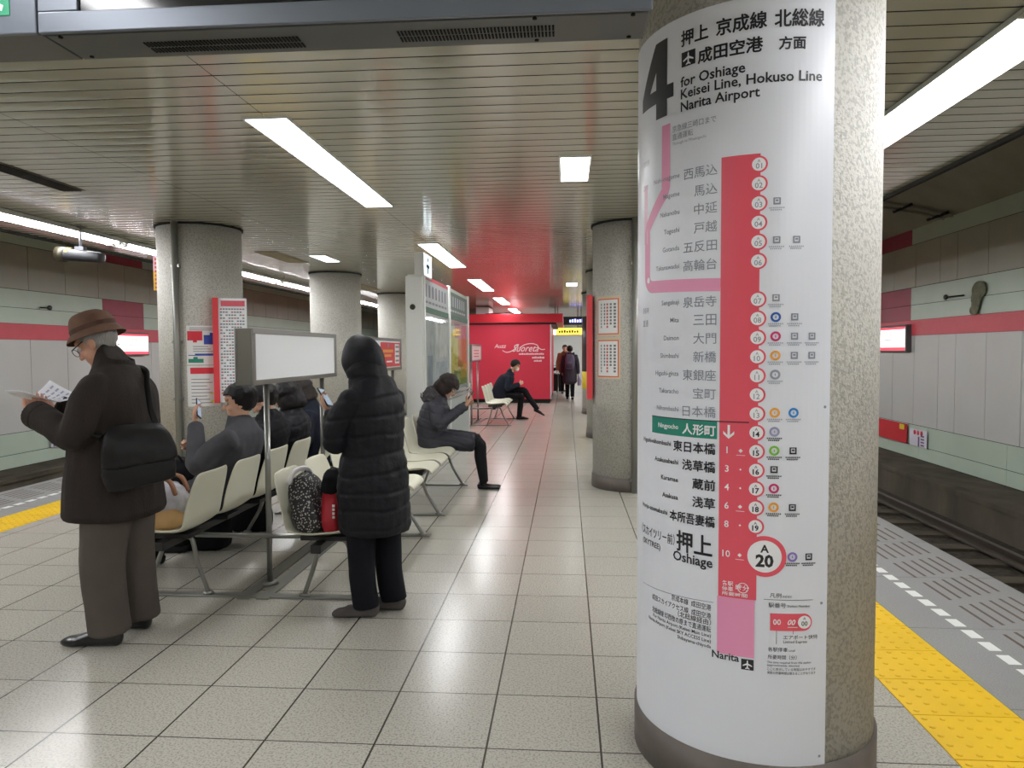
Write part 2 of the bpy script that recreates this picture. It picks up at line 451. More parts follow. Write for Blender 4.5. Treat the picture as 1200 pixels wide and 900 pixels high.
# ------------------------------------------------------------------ lamps
def troffer(x, y0, ln, wd, label, lit, group):
    t = empty('ceiling_lamp', (x, y0+ln/2, CEIL), label, 'lamp', group)
    g = G()
    for a, b, c, d in ((x-wd/2-.012, x-wd/2, y0-.012, y0+ln+.012), (x+wd/2, x+wd/2+.012, y0-.012, y0+ln+.012), (x-wd/2, x+wd/2, y0-.012, y0), (x-wd/2, x+wd/2, y0+ln, y0+ln+.012)):
        g.box(a, b, c, d, CEIL-.012, CEIL+.01)
    obj('frame', g, M_WENAMEL, t)
    obj('diffuser', G().box(x-wd/2, x+wd/2, y0, y0+ln, CEIL-.008, CEIL+.008), lit, t)
PL = ['long ceiling lamp panel nearest the camera, partly above the hanging sign', 'long bright lamp panel in the ceiling left of centre, largest of its row', 'second lamp panel of the centre row, above the white notice stand', 'third lamp panel of the centre row, just past the notice stand', 'fourth lamp panel of the centre row, right above the red kiosk front', 'fifth lamp panel of the centre row, over the red kiosk roof', 'sixth lamp panel of the centre row, beyond the red kiosk', 'farthest lamp panel of the centre row, near the stairs']
for k, y in enumerate((-.75, 4.2, 9.2, 13.85, 18.6, 23.4, 28.2, 33.0)[:7]): troffer(-1.76, y, 2.6, .25, PL[k], M_LIT, 'centre row lamp panels')
troffer(.2, 33.6, 2.4, .3, 'added far lamp brightening the passage beside the stairs', M_LIT, 'added fill lamps'); troffer(.2, 29.4, 2.4, .3, 'added lamp brightening the corridor before the stairs passage', M_LIT, 'added fill lamps')  # both lamps are added to brighten the far passage
for x, y, l in ((.065, 5.22, 'small square ceiling lamp above the corridor, left of the map column'), (-3.53, 10.12, 'small ceiling lamp beside the second left column'), (.11, 14.75, 'small far ceiling lamp above the corridor, seen over the red kiosk corner')):
    troffer(x, y, .72, .21, l, M_LITS, 'small ceiling lamps')
def tube_light(x, y0, sg):
    t = empty('fluorescent_fixture', (x, y0, CEIL))
    L_ = 2.39
    g = G(); b = .085
    o_ = [(-.145, -.064), (-.10, -.004), (.10, -.004), (.145, -.064), (.139, -.064), (.096, -.012), (-.096, -.012), (-.139, -.064)]
    for a, b, c, d in ((0, 1, 6, 7), (1, 2, 5, 6), (2, 3, 4, 5)): g.prism([(x+o_[q][0], y0, CEIL+o_[q][1]) for q in (a, b, c, d)], (0, L_, 0))
    for yy in (y0, y0+L_-.006): g.prism([(x+o_[q][0], yy, CEIL+o_[q][1]) for q in (0, 1, 2, 3)], (0, .006, 0))
    obj('housing', g, M_WENAMEL, t)
    for s in (-1, 1):
        tb = obj('tube', G().rod((x+s*.06, y0+.06, CEIL-.062), (x+s*.06, y0+L_-.06, CEIL-.062), .019, 12), M_TUBE, t)
        g = G()
        for yy in (y0+.035, y0+L_-.035): g.box(x+s*.06-.022, x+s*.06+.022, yy-.025, yy+.025, CEIL-.09, CEIL-.012)
        obj('tube_holder', g, M_WENAMEL, t)
    return t
fx = tube_light(1.94, .65, 1); tag(fx, 'tube lamp over the right platform edge, just behind the camera', 'lamp', 'edge tube lamps')
ORD = ['first', 'second', 'third', 'fourth', 'fifth', 'sixth', 'seventh', 'eighth', 'ninth', 'tenth', 'eleventh', 'twelfth']
for k in range(-2, 13):
    if k in (0,): continue
    copy_tree(fx, (1.94, .65+2.45*k, CEIL), 'tube lamp over the right platform edge, '+('beside the map column at top right' if k == 1 else '%s past the map column' % ORD[k-2] if k > 1 else ('well behind the camera', 'farthest behind the camera')[-1-k]))
for k in range(-2, 14):
    copy_tree(fx, (-5.40, 1.10+2.45*k, CEIL), 'tube lamp over the left platform edge, '+({2: 'touching the left picture edge', 3: 'passing behind the poster column'}.get(k) or ('%s past the poster column' % ORD[k-4] if k > 3 else '%s beside or behind the camera' % ORD[1-k])))

# ------------------------------------------------------------------ columns
def column(cx, cy, r, label, sk=.14, seg=64):
    t = empty('column', (cx, cy, 0), label, 'column', 'round concrete columns')
    obj('shaft', G().cyl((cx, cy), r, sk-.01, CEIL-.02, seg), M_CONC, t)
    obj('skirting', G().cyl((cx, cy), r+.012, 0, sk, seg), M_SKIRT, t)
    obj('ceiling_gap', G().cyl((cx, cy), r+.02, CEIL-.02, CEIL+.02, seg), M_DARK, t)
    return t
KS = .955
CX, CY, CR = .7296*KS, 2.907*KS, .4235
colmap = column(CX, CY, CR, 'nearest round column, wrapped by the white line map sheet', .152, 96)
colr = column(.73, 8.13, .44, 'second right column, with two orange bordered notices')
column(.79, 12.75, .44, 'third right column, a sliver behind the notice column')
colw = column(.815, 17.5, .44, 'fourth right column, wrapped in black with a yellow lower band')
obj('black_wrap', G().cyl((.815, 17.5), .446, 1.01, 2.32, 48), M_BLACK, colw); obj('yellow_wrap', G().cyl((.815, 17.5), .447, .60, 1.01, 48), flat('panel_yellow', 226, 196, 40), colw)
coll = column(-4.07, 7.85, .44, 'left column with posters and a grey pipe, behind the old man')
column(-4.07, 12.6, .44, 'plain left column behind the blank white signboard')
column(-4.07, 17.2, .44, 'farthest left column, beside the white notice stand')
def pipe(x, y, r, label, z1=CEIL):
    t = empty('conduit_pipe', (x, y, 0), label, 'pipe')
    obj('tube', G().cyl((x, y), r, 0, z1, 14), M_STEEL, t)
    g = G()
    for z in (.12, 1.0, 1.6, 2.4): g.box(x-r-.014, x+r+.014, y-.012, y+.03, z, z+.03)
    obj('clamp', g, M_CHROME, t)
pipe(.715, 7.655, .036, 'grey vertical pipe up the front of the notice column')
pipe(-4.10, 7.375, .034, 'grey vertical pipe on the left poster column')
# ------------------------------------------------------------------ line map sheet on the near column
RS = .4243/KS
def cm(s, z, h=0.0):
    th = s/.443; r = (CR+h)
    return V((CX+r*math.sin(th), CY-r*math.cos(th), 1.5+(z-1.5)*KS))
def crect(g, s0, s1, z0, z1, h, mi=0, step=.012, zs=1):
    n = max(1, int(math.ceil(abs(s1-s0)/step)))
    for i in range(n):
        a = s0+(s1-s0)*i/n; b = s0+(s1-s0)*(i+1)/n
        g.quad(cm(a, z0, h), cm(b, z0, h), cm(b, z1, h), cm(a, z1, h), mi)
def cpoly(g, pts, h, mi=0):      # quad strip between two polylines [(s,zlow,zhigh)] or general small polygon
    g.add([cm(a, b, h) for a, b in pts], [tuple(range(len(pts)))], mi)
def cdisc(g, s, z, r, h, mi=0, r0=0, n=28):
    nr = max(1, int((r-r0)/.012))
    for q in range(nr):
        a = r0+(r-r0)*q/nr; b = r0+(r-r0)*(q+1)/nr
        for k in range(n):
            t0, t1 = 2*math.pi*k/n, 2*math.pi*(k+1)/n
            P = [(s+x*math.cos(t), z+x*math.sin(t)) for x, t in ((a, t0), (b, t0), (b, t1), (a, t1))]
            if a < 1e-6: P = P[:1]+P[1:3]
            g.add([cm(u, v, h) for u, v in P], [tuple(range(len(P)))], mi)
def ctext(g, body, lay, mi=0, step=.02, fat=0, **k):
    if fat:
        for dx, dz in ((-fat, 0), (fat, 0), (0, fat), (0, -fat)):
            q = dict(k)
            for n_ in ('x0', 'x1'):
                if q.get(n_) is not None: q[n_] += dx
            for n_ in ('y0', 'y1', 'base'):
                if q.get(n_) is not None: q[n_] += dz
            ctext(g, body, lay, mi, step, **q)
    vs, fs = fit_text(body, **k)
    if not vs: return
    bm = bmesh.new(); bv = [bm.verts.new((x, y, 0)) for x, y in vs]
    for f in fs:
        try: bm.faces.new([bv[i] for i in f])
        except ValueError: pass
    a = min(v[0] for v in vs); b = max(v[0] for v in vs)
    if b-a > step:
        x = math.ceil(a/step)*step
        while x < b:
            bmesh.ops.bisect_plane(bm, geom=bm.verts[:]+bm.edges[:]+bm.faces[:], plane_co=(x, 0, 0), plane_no=(1, 0, 0)); x += step
    bm.verts.ensure_lookup_table(); bm.verts.index_update()
    g.add([cm(v.co.x, v.co.y, lay) for v in bm.verts], [tuple(v.index for v in f.verts) for f in bm.faces], mi)
    bm.free()
M_SHEET = mat('map_sheet_white', srgb(226, 229, 236), .32, var=.015, vscale=2)
M_LRED = flat('map_red', 222, 84, 100, rough=.4)
M_LPINK = flat('map_pink', 232, 150, 186, rough=.4)
M_LGHOST = flat('map_pale_pink', 234, 186, 208, rough=.4)
M_LGREEN = flat('map_green', 20, 128, 108, rough=.4)
M_LGREY = flat('map_grey', 138, 143, 154, rough=.4)
M_LGREY2 = flat('map_light_grey', 168, 172, 182, rough=.4)
M_LBLACK = flat('map_black', 30, 32, 38, rough=.4)
M_LWHITE = flat('map_white', 240, 240, 242, rough=.4)
rm = empty('line_map_sheet', (CX, CY-CR, 1.5+(.085-1.5)*KS), 'tall white railway line map sheet wrapped round the nearest column, headed by a large 4', 'map')
g = G(); crect(g, -.80, .147, .088, 2.655, .003, 0, .02); crect(g, -.80, .147, .088, .092, .003)
n = 48
for a, b in ((-.80, -.7995), (.1465, .147)):    # thickness at both vertical ends
    s = a if a < 0 else b
    g.quad(cm(s, .088, 0), cm(s, 2.655, 0), cm(s, 2.655, .003), cm(s, .088, .003))
obj('sheet', g, M_SHEET, rm)
H1, H2, H3, H4 = .0036, .0042, .0048, .0054
g = G(); crect(g, -.216, -.092, .655, 2.146, H2); obj('line_band', g, M_LRED, rm, label='red vertical line band')
g = G(); crect(g, -.219, -.097, .455, .655, H2); obj('line_band', g, M_LPINK, rm, label='pink end of the line band')
g = G()
def strip(g, path, w_, h, mi=0):
    P = [V((a, b, 0)) for a, b in path]; N_ = []
    for i in range(len(P)):
        t = (P[min(i+1, len(P)-1)]-P[max(i-1, 0)]).normalized(); N_.append(V((-t.y, t.x, 0)))
    for i in range(len(P)-1):
        a, b = P[i], P[i+1]; k = max(1, int((b-a).length/.015))
        for j in range(k):
            u, v = a.lerp(b, j/k), a.lerp(b, (j+1)/k); m, n_ = N_[i].lerp(N_[i+1], j/k), N_[i].lerp(N_[i+1], (j+1)/k)
            g.add([cm(q.x, q.y, h) for q in (u-m*w_/2, v-n_*w_/2, v+n_*w_/2, u+m*w_/2)], [(0, 1, 2, 3)], mi)
arc = [(-.515-.045*math.cos(t*math.pi/20), 1.78-.045*math.sin(t*math.pi/20)) for t in range(0, 11)]
strip(g, [(-.439, 2.306), (-.439, 2.085), (-.443, 2.07), (-.553, 1.96), (-.56, 1.94), (-.56, 1.79)]+arc+[(-.216, 1.722)], .044, H1)
obj('branch_band', g, M_LPINK, rm, label='pink bent branch band')
g = G(); strip(g, [(-.575, 2.12), (-.575, 1.9)], .03, H1-.0003); obj('branch_band', g, M_LGHOST, rm, label='pale pink branch band')
g = G(); cdisc(g, -.548, 1.762, .011, H2); obj('branch_dot', g, M_LWHITE, rm)
g = G(); crect(g, -.516, -.224, 1.196, 1.256, H2); obj('station_bar', g, M_LGREEN, rm, label='green bar behind the current station name')
gk, gg, gw, gl = G(), G(), G(), G()     # black, grey, white, light grey lettering
crect(gk, -.516, -.12, 1.256, 1.2595, H3)
S4, W4, Z4, T4 = -.612, .210, 2.337, .271
crect(gk, S4+W4*.55, S4+W4*.85, Z4, Z4+T4, H2); crect(gk, S4, S4+W4, Z4+T4*.215, Z4+T4*.395, H2)
for i in range(24):
    xa, xb = .58*i/24, .58*(i+1)/24
    P = [(xa, max(.385, .385+(xa-.34)*1.16)), (xb, max(.385, .385+(xb-.34)*1.16)), (xb, min(1, .385+xb*1.14)), (xa, min(1, .385+xa*1.14))]
    cpoly(gk, [(S4+W4*a, Z4+T4*b) for a, b in P], H2)
B_ = .006
ctext(gk, '押上', H2, x0=-.368, x1=-.265, y0=2.551, y1=2.604, bold=B_, fat=.0011)
ctext(gk, '京成線', H2, x0=-.237, x1=-.077, y0=2.549, y1=2.604, bold=B_, fat=.0011)
ctext(gk, '北総線', H2, x0=-.053, x1=.106, y0=2.547, y1=2.603, bold=B_, fat=.0011)
ctext(gk, '成田空港', H2, x0=-.301, x1=-.089, y0=2.474, y1=2.524, bold=B_, fat=.0011)
ctext(gk, '方面', H2, x0=-.039, x1=.045, y0=2.475, y1=2.516, bold=B_, fat=.0011)
ctext(gk, 'for Oshiage', H2, x0=-.37, x1=-.142, base=2.415, bold=.018)
ctext(gk, 'Keisei Line, Hokuso Line', H2, x0=-.369, x1=.101, base=2.374, bold=.018)
ctext(gk, 'Narita Airport', H2, x0=-.369, x1=-.096, base=2.331, bold=.018)
def plane(s0, s1, z0, z1):
    crect(gk, s0, s1, z0, z1, H2); c, m = (s0+s1)/2, (z0+z1)/2; k = (s1-s0)/2
    for poly in ([(0, .8), (.1, .6), (.1, -.7), (-.1, -.7), (-.1, .6)], [(-.1, .25), (-.1, -.05), (-.75, -.3), (-.75, -.12)], [(.1, .25), (.75, -.12), (.75, -.3), (.1, -.05)],
                 [(-.1, -.45), (-.35, -.65), (-.35, -.78), (0, -.68)], [(.1, -.45), (0, -.68), (.35, -.78), (.35, -.65)]):
        cpoly(gw, [(c+a*k, m+b*k) for a, b in poly], H3)
plane(-.366, -.311, 2.481, 2.531)
ctext(gg, '京急線三崎口まで', H2, x0=-.406, x1=-.235, y0=2.268, y1=2.291)
ctext(gg, '直通運転', H2, x0=-.406, x1=-.318, y0=2.240, y1=2.262)
ctext(gl, 'Through to Misakiguchi', H2, x0=-.406, x1=-.27, base=2.223)
ctext(gl, '羽田空港', H2, x0=-.60, x1=-.545, y0=2.19, y1=2.21); ctext(gl, '品川', H2, x0=-.60, x1=-.555, y0=2.10, y1=2.12)
ctext(gg, '泉岳寺', H2, x0=-.60, x1=-.545, y0=1.64, y1=1.662); ctext(gg, '直通', H2, x0=-.60, x1=-.55, y0=1.59, y1=1.615)
ZS = [2.111-.0633*i for i in range(6)]+[1.668-.0634*i for i in range(13)]
ST = [('西馬込', 'Nishi-magome'), ('馬込', 'Magome'), ('中延', 'Nakanobu'), ('戸越', 'Togoshi'), ('五反田', 'Gotanda'), ('高輪台', 'Takanawadai'), ('泉岳寺', 'Sengakuji'), ('三田', 'Mita'), ('大門', 'Daimon'), ('新橋', 'Shimbashi'), ('東銀座', 'Higashi-ginza'), ('宝町', 'Takaracho'), ('日本橋', 'Nihombashi'), ('人形町', 'Ningyocho'), ('東日本橋', 'Higashi-nihombashi'), ('浅草橋', 'Asakusabashi'), ('蔵前', 'Kuramae'), ('浅草', 'Asakusa'), ('本所吾妻橋', 'Honjo-azumabashi')]
WD = {2: .083, 3: .125, 4: .165, 5: .181}
for i, (jp, en) in enumerate(ST):
    z = ZS[i]; tgt = gg if i < 13 else (gw if i == 13 else gk); w_ = WD[len(jp)]
    ctext(tgt, jp, H3, x0=-.229-w_, x1=-.229, y0=z-.019, y1=z+.019, bold=.002 if i < 13 else .006, fat=0 if i < 13 else .0007)
    r_ = min(-.372, -.229-w_-.012); hh = .0235
    ctext(tgt, en, H3, x1=r_, base=z-.004, h=hh, bold=.004 if i < 13 else .014)
cx1 = -.185     # arrow and travel minutes
cpoly(gw, [(cx1-.004, 1.247), (cx1-.004, 1.205), (cx1+.004, 1.205), (cx1+.004, 1.247)], H3)
cpoly(gw, [(cx1, 1.200), (cx1, 1.209), (cx1-.018, 1.226), (cx1-.018, 1.216)], H3); cpoly(gw, [(cx1, 1.209), (cx1, 1.200), (cx1+.018, 1.216), (cx1+.018, 1.226)], H3)
for i, t in ((14, '1'), (15, '3'), (16, '4'), (17, '6'), (18, '8')):
    ctext(gw, t, H3, x0=-.20, x1=-.18, base=ZS[i]-.010, h=.032, bold=.012, align='c')
    q = .007 if t in '16' else .004
    cpoly(gw, [(-.146-q, ZS[i]), (-.146, ZS[i]-q), (-.146+q, ZS[i]), (-.146, ZS[i]+q)], H3)
    if t in '16': crect(gw, -.16, -.132, ZS[i]-.016, ZS[i]-.0145, H3)
ctext(gw, '10', H3, x0=-.206, x1=-.174, base=.795, h=.032, bold=.012, align='c'); cpoly(gw, [(-.153, .805), (-.146, .798), (-.139, .805), (-.146, .812)], H3); crect(gw, -.16, -.132, .789, .7905, H3)
ctext(gk, '押上', H3, x0=-.377, x1=-.238, y0=.784, y1=.858, bold=.006, fat=.0012)
ctext(gk, 'Oshiage', H3, x0=-.392, x1=-.236, base=.748, bold=.018)
ctext(gk, '（スカイツリー前）', H3, x0=-.60, x1=-.386, y0=.798, y1=.838, bold=.004)
ctext(gk, '(SKYTREE)', H3, x0=-.59, x1=-.46, base=.765, bold=.006)
ctext(gw, '各駅', H3, x0=-.203, x1=-.166, y0=.695, y1=.712, bold=.01); ctext(gw, '停車', H3, x0=-.203, x1=-.166, y0=.676, y1=.693, bold=.01); cdisc(gw, -.135, .693, .018, H3-.0002, 0, .0155, 18); ctext(gw, '時分', H3, x0=-.158, x1=-.114, y0=.684, y1=.703, bold=.01)
ctext(gw, '所要時間', H3, x0=-.203, x1=-.12, y0=.661, y1=.674, bold=.01)
strip(gg, [(-.59, .605), (-.232, .628)], .0018, H2)
for z, t, w_ in ((.607, '京成本線  成田空港', .16), (.577, '成田スカイアクセス線  成田空港', .27), (.555, '（北総線経由）', .13), (.530, '北総線線 印西牧の原まで直通運転', .27)):
    ctext(gk, t, H2, x0=-.24-w_, x1=-.24, y0=z-.011, y1=z+.011, bold=.004)
for z, t in ((.507, 'For Narita Airport (Keisei Main Line)'), (.488, 'Narita Airport (Keisei SKY ACCESS Line)'), (.469, 'Shibayama-chiyoda')):
    ctext(gk, t, H2, x1=-.24, base=z-.005, h=.0175, bold=.006)
ctext(gk, 'Narita', H2, x0=-.236, x1=-.145, base=.436, bold=.018); plane(-.138, -.098, .412, .449)
ctext(gk, '凡例', H2, x0=-.049, x1=-.012, y0=.668, y1=.684); ctext(gk, 'INDEX', H2, x0=-.008, x1=.022, base=.669)
crect(gk, -.068, .094, .6605, .662, H2)
ctext(gk, '駅番号', H2, x0=-.053, x1=.003, y0=.634, y1=.651); ctext(gk, 'Station Number', H2, x0=.008, x1=.085, base=.637)
g = G(); crect(g, -.047, .06, .556, .615, H2); cdisc(g, .062, .586, .0295, H2, 0, 0); obj('legend_key', g, M_LRED, rm)
cdisc(gw, .065, .586, .022, H3); ctext(gk, '00', H4, x0=.05, x1=.08, base=.574, h=.022, bold=.01, align='c'); ctext(gk, 'A', H4, x0=.06, x1=.07, base=.594, h=.014, align='c')
ctext(gw, '00', H3, x0=-.038, x1=-.006, base=.577, h=.026, bold=.015); ctext(gw, '00', H3, x0=.009, x1=.04, base=.577, h=.026, bold=.015, shear=.3); crect(gw, .009, .042, .568, .570, H3)
for s_, a, b in ((-.027, .51, .556), (.027, .545, .556)): crect(gk, s_, s_+.0012, a, b, H2)
ctext(gk, 'エアポート快特', H2, x0=-.004, x1=.112, y0=.527, y1=.542); ctext(gk, 'Limited Express', H2, x0=-.004, x1=.075, base=.515)
ctext(gk, '各駅停車', H2, x0=-.053, x1=.01, y0=.484, y1=.499); ctext(gk, 'Local', H2, x0=.014, x1=.034, base=.486)
ctext(gk, '所要時間（分）', H2, x0=-.053, x1=.04, y0=.458, y1=.473)
for z, t, x1 in ((.444, 'The time required from this station', .09), (.434, '(approximately, minutes)', .05)): ctext(gk, t, H2, x0=-.055, x1=x1, base=z)
for z, t in ((.424, 'ここに表示している時間はめやすです'), (.411, '実際の所要時間は異なることがあります')): ctext(gk, t, H2, x0=-.055, x1=.107, y0=z-.005, y1=z+.005)
# station number markers
def marker(s, z, r, num, ink, big=False):
    g = G(); cdisc(g, s, z, r*1.28, H3, 0, r*.98, 36); mk = obj('station_marker', g, M_LRED, rm)
    g = G(); cdisc(g, s, z, r, H3+.0002, 0, 0, 36); obj('marker_disc', g, M_LWHITE, mk)
    g = G()
    if big:
        ctext(g, 'A', H4, x0=s-.02, x1=s+.02, base=z+.014, h=.036, bold=.03, align='c'); ctext(g, num, H4, x0=s-.04, x1=s+.04, base=z-.034, h=.056, bold=.04, align='c')
    else:
        ctext(g, 'A', H4, x0=s-.01, x1=s+.01, base=z+.006, h=.014, align='c'); ctext(g, num, H4, x0=s-.014, x1=s+.014, base=z-.014, h=.025, bold=.006, fat=.0006 if ink is M_LBLACK else 0, align='c')
    obj('marker_number', g, ink, mk)
for i in range(19): marker(-.097, ZS[i], .0215, '%02d' % (i+1), M_LGREY if i < 13 else M_LBLACK)
marker(-.067, .807, .0545, '20', M_LBLACK, True)
# transfer symbols
RC = {'b': (34, 84, 160), 'm': (196, 44, 110), 'o': (232, 160, 60), 'g': (150, 158, 170), 'c': (40, 130, 200), 'v': (150, 150, 185), 'n': (120, 180, 60), 'p': (140, 120, 190)}
def symbol(kind, s, z, dark):
    g = G()
    if kind == 't':
        a = .0115
        for r_ in ((-a, a, a*.7, a), (-a, a, -a, -a*.55), (-a, -a*.6, -a, a), (a*.6, a, -a, a)): crect(g, s+r_[0], s+r_[1], z+r_[2], z+r_[3], H3)
        crect(g, s-a*.35, s+a*.35, z-a*.05, z+a*.4, H3)
        m = M_LBLACK if dark else M_LGREY
    else:
        cdisc(g, s, z, .0165, H3, 0, .0095, 24); m = flat('ring_'+kind, *RC[kind], rough=.4)
        crect(g, s-.0015, s+.0015, z-.004, z+.004, H3)
    o = obj('transfer_symbol', g, m, rm)
    tgt = gk if dark else gl
    for dz, w_ in ((-.022, .024), (-.0285, .02)):
        x = s-w_
        while x < s+w_-.003: crect(tgt, x, x+.0042, z+dz-.0022, z+dz+.0022, H2); x += .0062
A_, B2, C_ = -.04, .02, .078
for i, ss in {2: [('t', A_)], 4: [('t', A_), ('t', .023)], 6: [('t', A_)], 7: [('b', A_), ('t', B2)], 8: [('m', A_), ('t', B2), ('t', C_)], 9: [('o', A_), ('t', B2), ('t', C_)], 10: [('g', A_)], 12: [('o', A_), ('c', B2)], 13: [('v', A_)], 14: [('n', A_), ('t', B2)], 15: [('t', A_)], 16: [('m', A_)], 17: [('o', A_), ('t', B2)]}.items():
    for k, s in ss: symbol(k, s, ZS[i]+.004, i > 12)
symbol('p', .022, .808, True); symbol('t', .077, .808, True)
for s, z in ((.125, .648), (.128, 1.31), (.125, .12), (.12, 2.64)): cdisc(gg, s, z, .005, H2, 0, 0, 12)
obj('lettering', gk, M_LBLACK, rm, label='black lettering'); obj('lettering', gg, M_LGREY, rm, label='grey lettering'); obj('lettering', gw, M_LWHITE, rm, label='white lettering'); obj('lettering', gl, M_LGREY2, rm, label='pale grey lettering')

# ------------------------------------------------------------------ hanging sign cabinet overhead
SZ, SY0, SY1 = 2.35, 1.865, 2.055
hs = empty('hanging_sign', (-1, 1.95, SZ), 'grey steel sign cabinet hanging across the top left of the picture', 'sign')
M_SIGN = mat('sign_cabinet_steel', srgb(112, 118, 128), .35, metal=.35, var=.04, vscale=2)
M_UNDER = mat('sign_underside', srgb(96, 98, 96), .45, metal=.3, var=.05, vscale=2)
g = G()
for a, b in ((-2.3, -1.402), (-1.398, .215)):
    g.box(a, b, SY0+.012, SY1, SZ+.012, 2.80)
obj('cabinet', g, M_UNDER, hs, bevel=.004)
g = G().box(-1.398, .215, SY0, SY0+.014, SZ, SZ+.055); g.box(-1.398, -1.286, SY0, SY0+.014, SZ+.055, 2.80); g.box(.12, .215, SY0, SY0+.014, SZ+.055, 2.80); g.box(-1.286, .12, SY0, SY0+.014, 2.74, 2.80)
g.box(-2.3, -1.402, SY0, SY0+.014, SZ, 2.80)
obj('face_frame', g, M_SIGN, hs, bevel=.003)
obj('display_screen', G().box(-1.286, .12, SY0+.008, SY0+.013, SZ+.055, 2.74), mat('display_glass', srgb(16, 17, 22), .12, spec=.8), hs)
g = G().box(-2.3, -1.402, SY0+.02, SY1-.004, SZ+.004, SZ+.013); g.box(-1.396, .21, SY0+.03, SY1-.004, SZ+.004, SZ+.013)
obj('underside_cover', g, M_UNDER, hs, bevel=.002)
for x0, x1, ya, yb in ((-1.16, -.72, 1.948, 2.022), (-.45, -.027, 1.94, 2.012)):
    g = G(); n = 44
    for r_ in range(2):
        for i in range(n):
            x = x0+(x1-x0)*i/n; y = ya+(yb-ya)*(.05+.52*r_); g.box(x, x+(x1-x0)/n*.55, y, y+(yb-ya)*.38, SZ+.0015, SZ+.005)
    obj('vent_grille', g, M_DARK, hs)
g = G()
for x in (-1.36, -.08, .17):
    for y in (1.90, 2.03): g.loft([(x, y, SZ+.001), (x, y, SZ+.006)], [.006, .006], [.006, .006], (1, 0, 0), 10, 1, 0)
obj('screw', g, M_DARK, hs)
g = G().box(-1.9, -1.475, SY0-.002, SY0+.002, 2.40, 2.74); ep = obj('exit_panel', g, emitter('exit_green', srgb(20, 120, 84), .9), hs, label='green exit panel')
g = G()
for poly in ([(-1.50, 2.50), (-1.485, 2.49), (-1.52, 2.44), (-1.535, 2.45)], [(-1.535, 2.45), (-1.52, 2.44), (-1.49, 2.425), (-1.495, 2.41), (-1.53, 2.425)], [(-1.50, 2.50), (-1.52, 2.56), (-1.545, 2.56), (-1.55, 2.49), (-1.52, 2.46)]):
    g.add([(x, SY0-.003, z) for x, z in poly], [tuple(range(len(poly)))])
obj('exit_pictogram', g, M_LWHITE, ep)
g = G()
for x in (-1.2, 0): g.box(x-.02, x+.02, 1.94, 1.98, 2.80, CEIL+.01)
obj('hanger', g, M_STEEL, hs)
# ------------------------------------------------------------------ benches
BX = -1.907
def seat_geo(sx, yc):
    prof = [(.700, .418), (.716, .432), (.708, .449), (.66, .455), (.55, .438), (.43, .428), (.345, .437), (.30, .475), (.268, .56), (.238, .67), (.207, .775), (.196, .802)]
    hw = [.185, .20, .21, .222, .228, .23, .231, .232, .232, .226, .205, .165]
    g = G(); nv = 9; vs = []
    for (x, z), h_ in zip(prof, hw):
        for j in range(nv):
            t = j/(nv-1)*2-1
            dz = .018*t*t if .3 < x < .69 else 0; dx = .022*t*t if z > .5 else 0
            edge = .012*abs(t)**6
            vs.append((BX+sx*(x+dx), yc+h_*t, z+dz+edge*(1 if .3 < x < .69 else 0)))
    K = len(prof); fs = [(i*nv+j, i*nv+j+1, (i+1)*nv+j+1, (i+1)*nv+j) for i in range(K-1) for j in range(nv-1)]
    if sx > 0: fs = [f[::-1] for f in fs]
    return g.add(vs, fs, 0, True)
def bench(y0, label):
    t = empty('bench_seating', (BX, y0+.75, 0), label, 'bench', 'back to back platform benches')
    for sx in (-1, 1):
        for k in range(4):
            o = obj('seat', seat_geo(sx, y0+.5*k), M_CREAM, t)
            m = o.modifiers.new('s', 'SOLIDIFY'); m.thickness = .012; m.offset = 1 if False else -1
            m = o.modifiers.new('u', 'SUBSURF'); m.levels = 1; m.render_levels = 2
        g = G(); xb = BX+sx*.47
        g.box(xb-.03, xb+.03, y0-.2, y0+1.7, .345, .395)
        for k in range(4): g.box(BX+sx*.36-.02, BX+sx*.62, y0+.5*k-.09, y0+.5*k+.09, .392, .42) if sx > 0 else g.box(BX+sx*.62, BX+sx*.36+.02, y0+.5*k-.09, y0+.5*k+.09, .392, .42)
        obj('beam', g, M_BLACK, t, bevel=.004)
        for yy in (y0+.06, y0+1.56):
            for a, b in ((.43, .305), (.52, .735)):
                g = G().chain([(BX+sx*(a), yy, .365), (BX+sx*(a+(b-a)*.25), yy, .345), (BX+sx*(a+(b-a)*.5), yy, .2), (BX+sx*b, yy, .022)], [.014]*4, 10, 3, .3)
                g.loft([(BX+sx*b, yy, .013), (BX+sx*b, yy, .028)], [.035, .028], [.035, .028], (1, 0, 0), 14, 1, 0)
                obj('leg', g, M_CHROME, t)
    for yy in (y0+.06, y0+1.56):
        obj('floor_bar', G().box(BX-.80, BX+.80, yy-.035, yy+.035, 0, .013), M_STEEL, t, bevel=.003)
        obj('cross_tie', G().rod((BX-.47, yy+.17, .335), (BX+.47, yy+.17, .335), .016, 10), M_CHROME, t)
    g = G().box(BX+.02, BX+.10, y0, y0+1.6, .001, .012); g.box(BX-.10, BX-.02, y0, y0+1.6, .001, .012)
    obj('floor_rail', g, M_STEEL, t, bevel=.002)
    return t
bench(4.21, 'near double row of cream shell seats under the blank white signboard')
bench(6.46, 'middle double row of cream shell seats where the woman in grey sits')
bench(14.5, 'far double row of cream shell seats in front of the red kiosk, masked man sitting')
